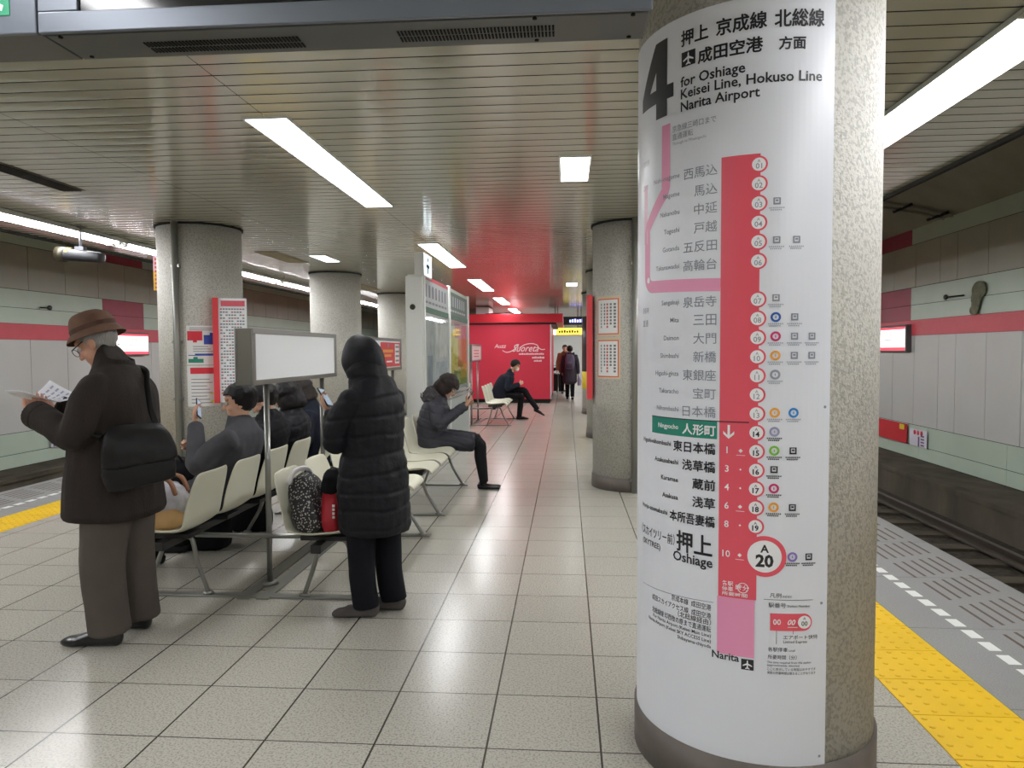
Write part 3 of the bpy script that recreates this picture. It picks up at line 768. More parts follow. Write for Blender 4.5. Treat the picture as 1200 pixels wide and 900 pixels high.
def board(y0, label):
    t = empty('bench_signboard', (BX, y0+.78, 0), label, 'signboard', 'signboards above the benches')
    z0, z1 = 1.305, 1.645
    obj('cabinet', G().box(BX-.045, BX+.045, y0, y0+1.56, z0, z1), mat('board_cabinet', srgb(128, 126, 116), .45, metal=.3), t, bevel=.004)
    for sx in (-1, 1):
        x = BX+sx*.0455
        obj('panel', G().box(min(x, x+sx*.003), max(x, x+sx*.003), y0+.035, y0+1.525, z0+.03, z1-.03), mat('board_white', srgb(240, 243, 245), .35), t)
        g = G(); xa, xb = BX+sx*.045, BX+sx*.058; xa, xb = min(xa, xb), max(xa, xb)
        g.box(xa, xb, y0, y0+1.56, z1-.03, z1); g.box(xa, xb, y0, y0+1.56, z0, z0+.03); g.box(xa, xb, y0, y0+.035, z0+.03, z1-.03); g.box(xa, xb, y0+1.525, y0+1.56, z0+.03, z1-.03)
        obj('frame', g, M_CHROME, t, bevel=.002)
    for yy in (y0+.31, y0+1.36):
        obj('post', G().cyl((BX, yy), .018, .012, z0, 14), M_CHROME, t)
        obj('post_foot', G().loft([(BX, yy, .012), (BX, yy, .03)], [.055, .045], [.055, .045], (1, 0, 0), 16, 1, 0), M_STEEL, t)
    return t
board(4.17, 'blank white signboard on two posts between the near benches')
b2 = board(6.48, 'red advertising signboard partly hidden by the standing hooded woman')
def face_x(g, x, y0, y1, z0, z1, mi=0, d=.002): return g.box(min(x, x+d), max(x, x+d), y0, y1, z0, z1, mi)
XF = BX+.0488
obj('advert', face_x(G(), XF, 7.15, 7.99, 1.345, 1.60), flat('advert_red', 206, 52, 58), b2)
g = G(); face_x(g, XF+.002, 7.75, 7.94, 1.375, 1.585, 0); obj('advert_box', g, M_PAPER, b2)
g = G()
for k in range(4): face_x(g, XF+.004, 7.77, 7.92, 1.395+.05*k, 1.415+.05*k)
face_x(g, XF+.002, 7.43, 7.48, 1.55, 1.585); obj('advert_mark', g, M_INKG, b2)
g = G(); face_x(g, XF+.002, 7.24, 7.66, 1.495, 1.525); face_x(g, XF+.002, 7.3, 7.58, 1.45, 1.475); obj('advert_title', g, flat('advert_gold', 226, 150, 50), b2)
g = G(); face_x(g, XF+.002, 7.38, 7.62, 1.392, 1.408); face_x(g, XF+.002, 7.21, 7.30, 1.36, 1.42); obj('advert_mark', g, M_LWHITE, b2)
b3 = board(14.13, 'far small white and pink signboard in front of the red kiosk')
obj('advert', face_x(G(), XF, 14.2, 15.6, 1.34, 1.61), flat('advert_pale_pink', 226, 190, 190), b3)
g = G()
for k in range(3): face_x(g, XF+.002, 14.5, 15.3, 1.39+.06*k, 1.41+.06*k)
obj('advert_text', g, M_INKR, b3)

def glass_mat():
    if 'notice_glass' in MATS: return MATS['notice_glass']
    m = bpy.data.materials.new('notice_glass'); m.use_nodes = True; MATS['notice_glass'] = m
    N = m.node_tree.nodes; L = m.node_tree.links; N.remove(N['Principled BSDF'])
    t = N.new('ShaderNodeBsdfTransparent'); t.inputs[0].default_value = (.985, .995, .99, 1)
    q = N.new('ShaderNodeBsdfGlossy'); q.inputs['Roughness'].default_value = .04
    lw = N.new('ShaderNodeLayerWeight'); lw.inputs[0].default_value = .5; fr_ = N.new('ShaderNodeMath'); fr_.operation = 'POWER'; fr_.inputs[1].default_value = 9; L.new(lw.outputs['Facing'], fr_.inputs[0])
    x = N.new('ShaderNodeMixShader'); L.new(fr_.outputs[0], x.inputs[0]); L.new(t.outputs[0], x.inputs[1]); L.new(q.outputs[0], x.inputs[2])
    L.new(x.outputs[0], N['Material Output'].inputs[0]); return m
# ------------------------------------------------------------------ notice stand
NX0, NX1, NY0, NY1, NZ = -1.97, -1.755, 8.80, 13.0, 2.485
ns = empty('notice_stand', ((NX0+NX1)/2, (NY0+NY1)/2, 0), 'tall white framed map and notice stand behind the seated woman', 'notice board')
for a, b in ((NY0, NY0+.05), (NY1-.05, NY1)): obj('end_panel', G().box(NX0, NX1, a, b, 0, 2.43), M_WENAMEL, ns, bevel=.012)
g = G().loft([(NX0+.09, NY0-.004, 2.05), (NX0+.09, NY0+.004, 2.05)], [.035, .035], [.035, .035], (1, 0, 0), 20, 1, 0); obj('round_badge', g, flat('badge_olive', 62, 64, 40), ns)
for y in (NY0+.05, 10.80, NY1-.11): obj('post', G().box(NX1-.06, NX1+.012, y, y+.06 if y > 12 else y+.09, 0.02, NZ), M_WENAMEL, ns, bevel=.006)
obj('core', G().box(NX0+.02, NX1-.03, NY0+.05, NY1-.05, .12, 2.45), M_WENAMEL, ns)
for a, b, w_ in ((NY0+.14, 10.80, 0), (10.89, NY1-.11, 1)):
    x = NX1-.03
    hd = obj('header_panel', face_x(G(), x, a, b, 2.07, 2.47, 0, .012), [flat('header_pale', 190, 194, 196), flat('header_green_grey', 92, 108, 98)][w_], ns)
    g = G(); face_x(g, x+.012, a, b, 2.42, 2.47); obj('header_stripe', g, [M_RED, M_GREEN][w_], hd)
    g = G(); face_x(g, x+.0, a, b, 2.0, 2.07, 0, .02); obj('header_stripe', g, flat('stripe_green', 60, 104, 80), hd)
    g = G(); y = a+.12
    while y < b-.25:
        face_x(g, x+.012, y, y+.1, 2.2, 2.36); face_x(g, x+.012, y, y+.16, 2.12, 2.15); y += .24
    obj('header_text', g, [M_INKG, M_LGREY2][w_], hd)
    dp = obj('display_panel', face_x(G(), x, a, b, .82, 2.0, 0, .006), flat('display_back', 206, 210, 210), ns)
    if w_ == 0:
        for i, (p, q, r_, s_, c) in enumerate(((a+.06, a+.80, .95, 1.92, (186, 192, 192)), (a+.28, a+.62, .95, 1.45, (140, 152, 164)), (a+.86, b-.06, 1.42, 1.92, (214, 214, 210)), (a+.9, b-.1, .9, 1.36, (180, 188, 194)))):
            obj('poster', face_x(G(), x+.006+.0015*(i == 1), p, q, r_, s_, 0, .0015), mat('poster_%d' % i, srgb(*c), .5, var=.25, vscale=5), dp)
    else:
        for i, (p, q, r_, s_, c) in enumerate(((a+.05, a+.95, 1.15, 1.8, (216, 204, 96)), (a+.95, b-.04, 1.25, 1.72, (214, 122, 44)), (a+.6, b-.04, 1.72, 1.95, (206, 130, 150)), (a+.5, b-.04, .95, 1.2, (128, 148, 40)), (a+.05, a+.8, .85, 1.15, (120, 126, 120)), (a+1.2, b-.04, 1.05, 1.3, (196, 160, 40)))):
            obj('poster', face_x(G(), x+.006+.0008*i, p, q, r_, s_, 0, .0015), mat('map_%d' % i, srgb(*c), .5, var=.18, vscale=7), dp)
    gm = glass_mat()
    obj('glass', face_x(G(), x+.022, a, b, .84, 2.0, 0, .004), gm, ns)
    obj('lower_panel', face_x(G(), x, a, b, .1, .80, 0, .01), mat('lower_grey', srgb(176, 184, 182), .4), ns)
    g = G()
    for z in (.86, .80): g.rod((NX1+.04, a, z), (NX1+.04, b, z), .014)
    for y in (a+.1, b-.1): g.rod((NX1+.04, y, .86), (NX1-.02, y, .80), .008)
    obj('handrail', g, M_CHROME, ns)
isg = empty('information_sign', (-1.80, 9.1, 2.43), 'small lit information sign on top of the notice stand', 'sign')
obj('casing', G().box(-1.86, -1.745, 8.83, 9.38, 2.43, 2.72), M_WENAMEL, isg, bevel=.004)
lf = obj('lit_face', face_x(G(), -1.745, 8.86, 9.35, 2.45, 2.70), emitter('info_white', (.85, .95, 1, 1), 1.6), isg)
g = G(); 
face_x(g, -1.743, 9.06, 9.14, 2.48, 2.60); face_x(g, -1.743, 9.06, 9.14, 2.63, 2.68); face_x(g, -1.743, 8.98, 9.2, 2.55, 2.59); obj('symbol', g, flat('info_teal', 20, 120, 150), lf)

# ------------------------------------------------------------------ red kiosk
kx0, kx1, ky0, ky1 = -3.3, -.465, 20.9, 26.0
kk = empty('red_kiosk', ((kx0+kx1)/2, ky0+2, 0), 'red shop kiosk with white script logo at the end of the platform', 'kiosk')
M_KRED = mat('kiosk_red', srgb(198, 44, 68), .38, var=.03, vscale=1)
obj('wall_panel', G().box(kx0, kx1, ky0, ky1, .12, 2.27), M_KRED, kk)
obj('corner_trim', G().box(kx1-.005, kx1+.03, ky0-.01, ky0+.06, .12, 2.27), flat('trim_white', 200, 196, 204), kk)
obj('plinth', G().box(kx0+.02, kx1-.02, ky0+.03, ky1, 0, .12), M_DARK, kk)
obj('fascia', G().box(kx0-.2, -.10, ky0-.12, ky1, 2.32, 2.575), mat('kiosk_fascia_red', srgb(190, 26, 44), .38), kk, bevel=.01)
obj('soffit', G().box(kx0, -.30, ky0+.02, ky1, 2.27, 2.32), flat('kiosk_soffit', 60, 52, 52), kk)
lg = G(); yk = ky0-.003; mk = lambda x, z: (x, yk, z)
text_on(lg, 'Auzz', mk, x0=-2.08, x1=-1.74, base=1.60, shear=.25)
text_on(lg, 'Suoreta', mk, x0=-1.56, x1=-.80, y0=1.49, y1=1.69, shear=.45, bold=.004)
def ribbon(g, pts, w_):
    P = cat_rom([p+(0,) for p in pts], 8); P = [V((a, 0, b)) for a, b, _ in P]
    for i in range(len(P)-1):
        t = (P[i+1]-P[i]).normalized(); n = V((-t.z, 0, t.x))*w_/2
        g.add([(q.x, yk, q.z) for q in (P[i]-n, P[i+1]-n, P[i+1]+n, P[i]+n)], [(0, 1, 2, 3)])
ribbon(lg, [(-1.85, 1.53), (-1.74, 1.475), (-1.6, 1.50), (-1.45, 1.60), (-1.38, 1.70), (-1.5, 1.66)], .022)
ribbon(lg, [(-1.35, 1.6), (-1.2, 1.69), (-1.0, 1.72), (-.85, 1.68), (-.8, 1.6), (-.72, 1.55), (-.62, 1.555)], .022)
def dashes(g, x0, x1, z, h_, mf, n, dw=.7):
    for i in range(n):
        a = x0+(x1-x0)*i/n; b = a+(x1-x0)/n*dw; hh = h_*(.75+.25*((i*7) % 3)/2)
        g.add([mf(a, z), mf(b, z), mf(b, z+hh), mf(a, z+hh)], [(0, 1, 2, 3)])
dashes(lg, -1.37, -.64, 1.40, .05, mk, 16); dashes(lg, -.99, -.63, 1.29, .06, mk, 8); dashes(lg, -.94, -.71, 1.20, .05, mk, 6)
obj('logo_lettering', lg, flat('logo_white', 236, 214, 216), kk)
rd = empty('ventilation_duct', (-2.2, 22.2, 2.575), 'pale boxy duct and black cable bundle on the red kiosk roof', 'duct')
obj('duct_box', G().box(-2.75, -2.35, 22, 23.2, 2.6, 2.85), M_WENAMEL, rd, bevel=.01)
obj('cable_bundle', G().chain([(-2.4, 21.5, 2.595), (-2.1, 21.6, 2.61), (-1.6, 21.5, 2.60), (-1.2, 21.6, 2.595)], [.03, .04, .035, .02], 8, 4), M_BLACK, rd)
# ------------------------------------------------------------------ far hanging signs, panel
dp = empty('departure_board', (.07, 25, 2.4), 'small dark departure display hanging over the far walkers', 'display')
obj('casing', G().box(-.60, .76, 25, 25.3, 2.40, 2.68), M_BLACK, dp, bevel=.01)
obj('hanger', G().rod((-.3, 25.15, 2.67), (-.3, 25.15, CEIL), .02).rod((.5, 25.15, 2.67), (.5, 25.15, CEIL), .02), M_STEEL, dp)
mk2 = lambda x, z: (x, 24.995, z)
g = G(); dashes(g, -.45, -.1, 2.48, .12, mk2, 5); obj('led_text', g, emitter('led_red', (1, .1, .25, 1), 2), dp, label='red display characters')
g = G(); dashes(g, .1, .6, 2.48, .12, mk2, 6); obj('led_text', g, emitter('led_blue', (.35, .4, 1, 1), 2.5), dp, label='blue display characters')
yg = empty('exit_direction_sign', (.05, 26, 2.1), 'lit yellow hanging sign over the far walkers', 'sign')
obj('casing', G().box(-.68, .56, 26, 26.25, 2.06, 2.34), M_STEEL, yg, bevel=.005)
obj('hanger', G().rod((-.4, 26.12, 2.34), (-.4, 26.12, CEIL), .02).rod((.4, 26.12, 2.34), (.4, 26.12, CEIL), .02), M_STEEL, yg)
obj('yellow_face', G().box(-.36, .55, 25.99, 26, 2.08, 2.32), emitter('sign_yellow', (1, .78, .1, 1), 1.3), yg)
obj('white_face', G().box(-.67, -.37, 25.99, 26, 2.08, 2.32), emitter('sign_white', (.9, .95, 1, 1), 1.6), yg)
g = G(); dashes(g, -.28, .45, 2.15, .1, lambda x, z: (x, 25.985, z), 8); obj('sign_text', g, M_BLACK, yg)
# ------------------------------------------------------------------ column notices
def on_col(cx, cy, r): return lambda s, z, h=0.0: V((cx+(r+h)*math.sin(s/r), cy-(r+h)*math.cos(s/r), z))
def wrapq(g, f, s0, s1, z0, z1, h, mi=0):
    n = max(1, int(abs(s1-s0)/.02))
    for i in range(n):
        a = s0+(s1-s0)*i/n; b = s0+(s1-s0)*(i+1)/n
        g.quad(f(a, z0, h), f(b, z0, h), f(b, z1, h), f(a, z1, h), mi)
fr = on_col(.73, 8.13, .44)
for z0, z1, l in ((1.655, 2.085, 'upper orange bordered notice on the second right column'), (1.20, 1.645, 'lower orange bordered notice on the second right column')):
    t = empty('notice', fr(-.33, z0), l, 'notice', 'notices on the column')
    g = G(); wrapq(g, fr, -.49, -.165, z0, z1, .002); obj('backing', g, flat('notice_tan', 206, 190, 160), t)
    g = G(); wrapq(g, fr, -.475, -.185, z0+.02, z1-.03, .003); obj('border', g, flat('notice_orange', 214, 96, 62), t)
    g = G(); wrapq(g, fr, -.463, -.197, z0+.032, z1-.042, .004); obj('paper', g, M_PAPER, t)
    g = G(); rg = G()
    for k, s in enumerate((-.225, -.275, -.32, -.36, -.41)):
        z = z1-.08
        while z > z0+.08+(.06 if k % 2 else 0): wrapq((rg if k == 2 else g), fr, s-.009*(2-k*.3), s+.009, z-.022, z, .005); z -= .034
    obj('writing', g, flat('notice_ink', 110, 112, 114), t); obj('writing', rg, flat('notice_ink_red', 190, 80, 80), t, label='red writing')
obj('red_strip', G().box(.225, .284, 7.98, 8.24, .97, 2.11), flat('strip_red', 214, 62, 70), None, label='tall narrow red board on the left edge of the second right column', cat='board', bevel=.004)
fl = on_col(-4.07, 7.85, .44)
s0, s1 = .055, .385
def cposter(z0, z1, label, items):
    t = empty('poster', fl((s0+s1)/2, z0), label, 'poster', 'posters on the left column')
    g = G(); wrapq(g, fl, s0, s1, z0, z1, .003); obj('sheet', g, M_PAPER, t)
    for nm, m, a, b, c, d in items:
        g = G(); wrapq(g, fl, s0+(s1-s0)*a, s0+(s1-s0)*b, z0+(z1-z0)*c, z0+(z1-z0)*d, .005); obj(nm, g, m, t)
    return t
blu = flat('print_blue', 40, 70, 160); grn = flat('print_green', 40, 130, 110)
LN = lambda n, z0, z1, a=.1, b=.9: [('text_line', M_INKG, a, b-.08*(i % 3), z0+(z1-z0)*i/n, z0+(z1-z0)*i/n+.018) for i in range(n)]
cposter(1.375, 1.79, 'upper column poster with a red and a blue block', [('red_block', M_INKR, .03, .48, .62, .86), ('red_block', M_INKR, .2, .32, .57, .62), ('blue_block', blu, .52, .97, .52, .76), ('blue_block', blu, .70, .82, .76, .82), ('blue_line', blu, .05, .97, .23, .25), ('blue_line', blu, .25, .8, .25, .285), ('green_block', grn, .05, .5, .05, .15), ('green_block', grn, .2, .33, .15, .20)]+LN(3, .33, .52, .2, .8)+LN(2, .88, .98))
cposter(.93, 1.365, 'lower column poster with a red heading bar', [('red_heading', M_INKR, .1, .9, .8, .95), ('yellow_block', flat('print_yellow', 220, 215, 90), .68, .92, .3, .33), ('yellow_block', flat('print_yellow', 220, 215, 90), .7, .92, .1, .15)]+LN(8, .08, .74, .12, .75))
g = G()
def flatboard(nm, c, face, wd, th, z0, z1, m): 
    pass
tb = empty('timetable_board', (-3.60, 7.50, .97), 'red edged upright timetable board on the right of the left poster column', 'board')
ex = V((.95, .31, 0)).normalized(); ey = V((-ex.y, ex.x, 0))
cb = V((-3.585, 7.53, 1.525))
obj('board', G().obox(cb, ex*.165, ey*.02, V((0, 0, .555))), flat('board_white', 214, 208, 212), tb)
obj('edge', G().obox(cb-ex*.145-ey*.012, ex*.028, ey*.03, V((0, 0, .56))), flat('strip_red', 214, 62, 70), tb, label='red board edge')
obj('heading', G().obox(cb+ex*.03-ey*.022+V((0, 0, .50)), ex*.12, ey*.002, V((0, 0, .03))), flat('heading_pink', 214, 96, 112), tb)
g = G(); rg = G()
for i in range(30):
    for k in range(9):
        if (i*k+i) % 5 == 4: continue
        (rg if (i*3+k) % 7 == 0 else g).obox(cb+ex*(-.09+.028*k)-ey*.0215+V((0, 0, .44-.032*i)), ex*.010, ey*.0015, V((0, 0, .007)))
obj('timetable_text', g, M_INKG, tb); obj('timetable_text', rg, flat('tt_red', 200, 110, 120), tb)
vs_ = empty('hanging_tag_sign', (-4.47, 7.72, 2.17), 'narrow pink and yellow sign on the left edge of the poster column', 'sign')
obj('pink_part', G().box(-4.53, -4.43, 7.70, 7.74, 2.40, 2.57), flat('tag_pink', 226, 170, 190), vs_)
obj('yellow_part', G().box(-4.53, -4.43, 7.70, 7.74, 2.19, 2.40), flat('tag_yellow', 232, 180, 50), vs_)
g = G()
for i in range(8): g.box(-4.51, -4.45, 7.695, 7.70, 2.21+.044*i, 2.235+.044*i)
obj('sign_text', g, flat('tag_ink', 190, 90, 70), vs_)

# ------------------------------------------------------------------ trackside signs and fittings
def station_sign(x, y0, y1, sg, label):
    t = empty('station_name_sign', (x, (y0+y1)/2, 1.46), label, 'sign')
    obj('casing', G().box(min(x, x-sg*.14), max(x, x-sg*.14), y0, y1, 1.45, 1.97), flat('sign_casing', 92, 86, 88), t, bevel=.01)
    xf = x+sg*.002
    f = obj('lit_face', face_x(G(), xf, y0+.04, y1-.04, 1.48, 1.93, 0, sg*.002), emitter('sign_face_white', (1, .97, .96, 1), .95), t)
    g = G(); face_x(g, xf+sg*.002, y0+.04, y1-.04, 1.885, 1.93, 0, sg*.002); face_x(g, xf+sg*.002, y0+.04, y1-.04, 1.48, 1.54, 0, sg*.002)
    obj('colour_band', g, emitter('sign_face_red', srgb(226, 70, 90), .9), f)
    g = G(); yc = (y0+y1)/2; mf = lambda a, z: (xf+sg*.005, yc-sg*a*-1, z)
    mf = (lambda a, z: (xf+sg*.005, yc+sg*a, z))
    text_on(g, '人形町', mf, x0=-.2, x1=.2, y0=1.76, y1=1.86); text_on(g, 'Ningyocho', mf, x0=-.18, x1=.18, base=1.66); face_x(g, xf+sg*.004, yc-sg*.58, yc-sg*.48, 1.69, 1.71, 0, sg*.002)
    obj('lettering', g, flat('sign_ink', 60, 58, 62), f)
station_sign(6.40, 14.25, 15.75, -1, 'lit station name sign on the right track wall under the maroon panel')
station_sign(-9.72, 15.0, 16.27, 1, 'lit station name sign behind the old man, on the left track wall')
ra = empty('wall_advert_panel', (6.46, 14.9, -.29), 'low red panel with a small yellow square on the right track wall', 'panel')
obj('panel', face_x(G(), 6.468, 14.28, 15.6, -.29, .08, 0, -.01), flat('panel_red', 190, 36, 46), ra)
obj('yellow_square', face_x(G(), 6.457, 14.38, 14.58, -.04, .06, 0, -.002), flat('panel_sq_yellow', 210, 190, 40), ra)
def wposter(x, sg, y0, y1, z0, z1, label):
    t = empty('trackside_poster', (x, (y0+y1)/2, z0), label, 'poster')
    obj('sheet', face_x(G(), x, y0, y1, z0, z1, 0, sg*.004), flat('poster_lilac', 206, 204, 214), t)
    g = G(); n = 3
    for i in range(3):
        yy = y0+(y1-y0)*(.22+.2*i); xx = x+sg*.006
        g.loft([(xx, yy+.05, z1-.06), (xx+sg*.002, yy+.05, z1-.06)], [.045, .045], [.045, .045], (0, 1, 0), 16, 1, 0)
    obj('red_mark', g, M_INKR, t)
    g = G(); face_x(g, x+sg*.004, y0+(y1-y0)*.42, y0+(y1-y0)*.5, z0, z1-.13, 0, sg*.002)
    for i in range(4): face_x(g, x+sg*.004, y0+(y1-y0)*.15, y0+(y1-y0)*.34, z0+.02+.055*i, z0+.045+.055*i, 0, sg*.002)
    obj('dark_mark', g, flat('mark_purple', 96, 70, 110), t)
wposter(6.468, -1, 13.52, 14.17, -.29, .02, 'white poster with red circles beside the low red panel')
wposter(-9.80, 1, 13.05, 13.42, -.29, .02, 'small white poster low on the left track wall, at the old man\'s waist')
for x, sg, y, z, l in ((6.468, -1, 12.92, 2.385, 'small black fitting with a rod on the right track wall'), (-9.80, 1, 13.1, 2.37, 'small black fitting high on the left track wall')):
    t = empty('wall_fitting', (x, y, z), l, 'fitting')
    obj('knob', G().ell((x+sg*.03, y, z), (.03, .06, .045)), M_BLACK, t); obj('rod', G().rod((x+sg*.02, y, z), (x+sg*.02, y-.55 if sg < 0 else y-.22, z-.01), .012), M_DARK, t)
g = G()
for i, (y, z, ry, rz) in enumerate(((11.98, 2.43, .2, .14), (12.05, 2.3, .15, .12), (12.06, 2.2, .12, .13), (12.1, 2.12, .13, .08))):
    g.loft([(6.469, y, z), (6.4668-.0008*i, y, z)], [ry, ry], [rz, rz], (0, 1, 0), 20, 1, 0)
obj('wall_stain', g, mat('stain_brown', srgb(124, 124, 104), .8, var=.2, vscale=10), label='brown damp stain on the pale green band of the right track wall', cat='stain')
cd = empty('wall_conduit', (6.1, 13.6, 4.0), 'bent grey cable conduits with brackets on the right tunnel haunch', 'conduit')
def hz(y, u): return V((6.47-.9*u-.02, y, 3.75+.6*u-.035))
for dy, nm in ((0, 0), (.28, 1)):
    g = G().chain([hz(16.6, .86-.08*nm), hz(14.6, .86-.08*nm), hz(13.9+dy*.6, .78-.08*nm), hz(12.75+dy, .02)], [.026]*4, 8, 5, .3); obj('tube', g, M_TUNNEL, cd)
g = G()
for u, y in ((.5, 13.45), (.1, 12.95), (.8, 14.4)): g.obox(hz(y, u)+V((-.02, .1, 0)), V((.02, 0, .01)), V((0, .33, 0)), V((.01, 0, -.02)))
obj('bracket', g, M_DARK, cd)
# security camera
cc = empty('security_camera', (-5.3, 7.6, 2.5), 'dark security camera hanging below the left tube lamps', 'camera')
d = V((-1, -.12, .085)).normalized(); c0 = V((-5.29, 7.6, 2.565))
obj('housing', G().loft([c0-d*.24, c0-d*.2, c0+d*.1, c0+d*.2], [.045, .062, .072, .078], [.04, .055, .066, .07], (0, 1, 0), 20, 2, .15, p=2.6), flat('camera_shell', 30, 31, 36, rough=.5), cc)
obj('sun_hood', G().loft([c0+d*.16, c0+d*.245], [.088, .092], [.08, .084], (0, 1, 0), 20, 1, .02), flat('camera_hood', 50, 44, 30, rough=.5), cc)
g = G(); 
for k in range(9):
    a0, a1 = math.radians(200+14*k), math.radians(214+14*k); sx = V((0, 1, 0)); uz = d.cross(sx).normalized(); cc0 = c0+d*.10
    P = [cc0+sx*(math.cos(a)*r_)+uz*(math.sin(a)*r_)+d*q for q in (0, .035) for a, r_ in ((a0, .078), (a1, .078))]
    g.add([P[0], P[1], P[3], P[2]], [(0, 1, 2, 3)])
obj('yellow_mark', g, flat('camera_yellow', 226, 186, 30), cc)
obj('bracket', G().rod(c0+V((0, 0, .06)), (c0.x, c0.y, CEIL), .014).box(c0.x-.05, c0.x+.05, c0.y-.05, c0.y+.05, CEIL-.015, CEIL).obox(c0+V((.0, 0, .08)), V((.05, 0, 0)), V((0, .03, 0)), V((0, 0, .02))), flat('camera_bracket', 110, 112, 118, metal=.5), cc)
# ------------------------------------------------------------------ people
M_SKIN = mat('skin', srgb(205, 160, 136), .5, var=.05, vscale=20)
M_SKIN2 = mat('skin_older', srgb(196, 146, 122), .5, var=.07, vscale=20)
M_HAIR = mat('hair_black', srgb(20, 17, 18), .5, spec=.25, bump=.5, bscale=160, stretch=(1, 1, .15))
M_HAIRG = mat('hair_grey', srgb(140, 136, 132), .6, bump=.6, bscale=160, stretch=(1, 1, .2))
M_HAIRB = mat('hair_dark_brown', srgb(34, 26, 24), .5, spec=.3, bump=.5, bscale=160, stretch=(1, 1, .15))
def cloth(name, r, g_, b, rough=.85, bump=.35, bs=260, var=.1, vs=9): return mat(name, srgb(r, g_, b), rough, var=var, vscale=vs, bump=bump, bscale=bs)
M_CORD = mat('corduroy_brown_black', srgb(42, 36, 33), .85, var=.16, vscale=8, bump=.5, bscale=240, stretch=(1, 1, .2))
M_HAT = mat('hat_brown', srgb(104, 78, 64), .85, var=.12, vscale=14, bump=.4, bscale=220)
M_TROUS = mat('trousers_grey_brown', srgb(80, 73, 67), .85, var=.08, vscale=7, bump=.3, bscale=300)
M_NAVYPUFF = mat('puffer_navy_black', srgb(17, 18, 24), .6, var=.12, vscale=10, bump=.25, bscale=60, spec=.22)
M_GREYPUFF = mat('puffer_dark_grey', srgb(50, 50, 57), .6, var=.1, vscale=10, bump=.25, bscale=60, spec=.22)
M_GREYWOOL = mat('wool_charcoal_grey', srgb(70, 70, 74), .9, var=.12, vscale=12, bump=.4, bscale=300)
M_NAVY = cloth('cloth_navy', 26, 29, 40); M_BLK = cloth('cloth_black', 17, 17, 20); M_JEAN = cloth('denim_dark', 18, 19, 26)
M_LEATHER = flat('leather_black', 18, 17, 18, rough=.5, spec=.25); M_SUEDE = cloth('suede_grey', 84, 80, 78); M_TIGHTS = cloth('tights_black', 20, 20, 23)

def frame(F, upv=(0, 0, 1)):
    F = V(F).normalized(); X = F.cross(V(upv)).normalized(); Z = X.cross(F)
    return Matrix((X, F, Z)).transposed()      # columns: right, forward, up
def head(g, c, F, s=1.0):
    M = frame(F); c = V(c); T = lambda x, y, z: c+M @ (V((x, y, z))*s)
    def e(p, r): g.ell(T(*p), [q*s for q in r], M, 12)
    e((0, -.012, .028), (.076, .096, .088)); e((0, .028, -.045), (.060, .062, .074)); e((0, .066, -.098), (.026, .024, .020))
    e((-.036, .058, -.030), (.026, .026, .026)); e((.036, .058, -.030), (.026, .026, .026)); e((0, .070, .036), (.056, .022, .020))
    g.chain([T(0, .084, .016), T(0, .098, -.010), T(0, .109, -.030)], [.009*s, .011*s, .013*s], 10, 3); e((-.012, .094, -.034), (.009, .009, .007)); e((.012, .094, -.034), (.009, .009, .007))
    e((0, .082, -.060), (.022, .010, .007)); e((0, .080, -.072), (.019, .010, .007))
    for k in (-1, 1): e((k*.076, -.012, -.010), (.010, .020, .032)); e((k*.079, -.002, -.032), (.007, .009, .010))
    return T
def hand(g, w_, d, n, l, curl=.5, s=1.0, thumb=.5):
    # wrist, direction of the fingers, palm normal (fingers curl that way), thumb side
    d = V(d).normalized(); n = V(n); n = (n-d*n.dot(d)).normalized(); l_ = d.cross(n)
    if l_.dot(V(l)) < 0: l_ = -l_
    w_ = V(w_); P = lambda a, b, c_: w_+(d*a+l_*b+n*c_)*s
    g.loft([P(-.03, 0, 0), P(.01, 0, 0), P(.05, .002, 0), P(.088, 0, 0)], [.026*s, .028*s, .040*s, .040*s], [.019*s, .017*s, .015*s, .012*s], l_, 14, 3, .5)
    for b, a, L_, r in ((.030, .088, .072, .0088), (.010, .093, .080, .0090), (-.011, .090, .073, .0086), (-.030, .080, .058, .0076)):
        p = P(a-.012, b, 0); ang = 0; pts = [p]; dv = d
        for q, cf in ((.45, .8), (.31, 1.1), (.24, .9)):
            ang += curl*cf; dv = d*math.cos(ang)+n*math.sin(ang); p = p+dv*(L_*q*s); pts.append(p)
        g.chain(pts, [r*s*1.05, r*s, r*s*.9, r*s*.75], 9, 3, 1)
    p = P(.018, .026, .004); pts = [p]
    for q, v_ in ((.042, (.6, .75, .25)), (.033, (.8, .35, .45)), (.026, (.85, .05, .45))):
        dv = (d*v_[0]+l_*(v_[1]*(1-thumb*.5))+n*v_[2]).normalized(); p = p+dv*(q*s); pts.append(p)
    g.chain(pts, [.013*s, .0115*s, .0105*s, .008*s], 9, 3, 1)
def shoe(c, d, L_=.265, wd=.047, hh=.075, heel=True, low=False):
    # c: ground point under the ankle; d: toe direction
    d = V((d[0], d[1], 0)).normalized(); c = V(c); g = G(); sd = V((-d.y, d.x, 0))
    b = -.06
    xs = [b, b+.02, .0, .05, L_*.5+b+.03, L_*.72+b, L_*.9+b, L_+b]
    ws = [.026, .033, .036, .038, .043, wd, .040, .020]; hs = [.062, .072, hh+.01, hh, .064, .05, .042, .026]
    if low: hs = [.055, .06, .045, .035, .03, .03, .03, .022]
    g.loft([c+d*x+V((0, 0, h/2+.002)) for x, h in zip(xs, hs)], ws, [h/2 for h in hs], sd, 16, 3, .4, p=2.8)
    me = union(g, .006, 3)
    z0 = c.z
    for v in me.vertices: v.co.z = max(v.co.z, z0+.001)
    return me
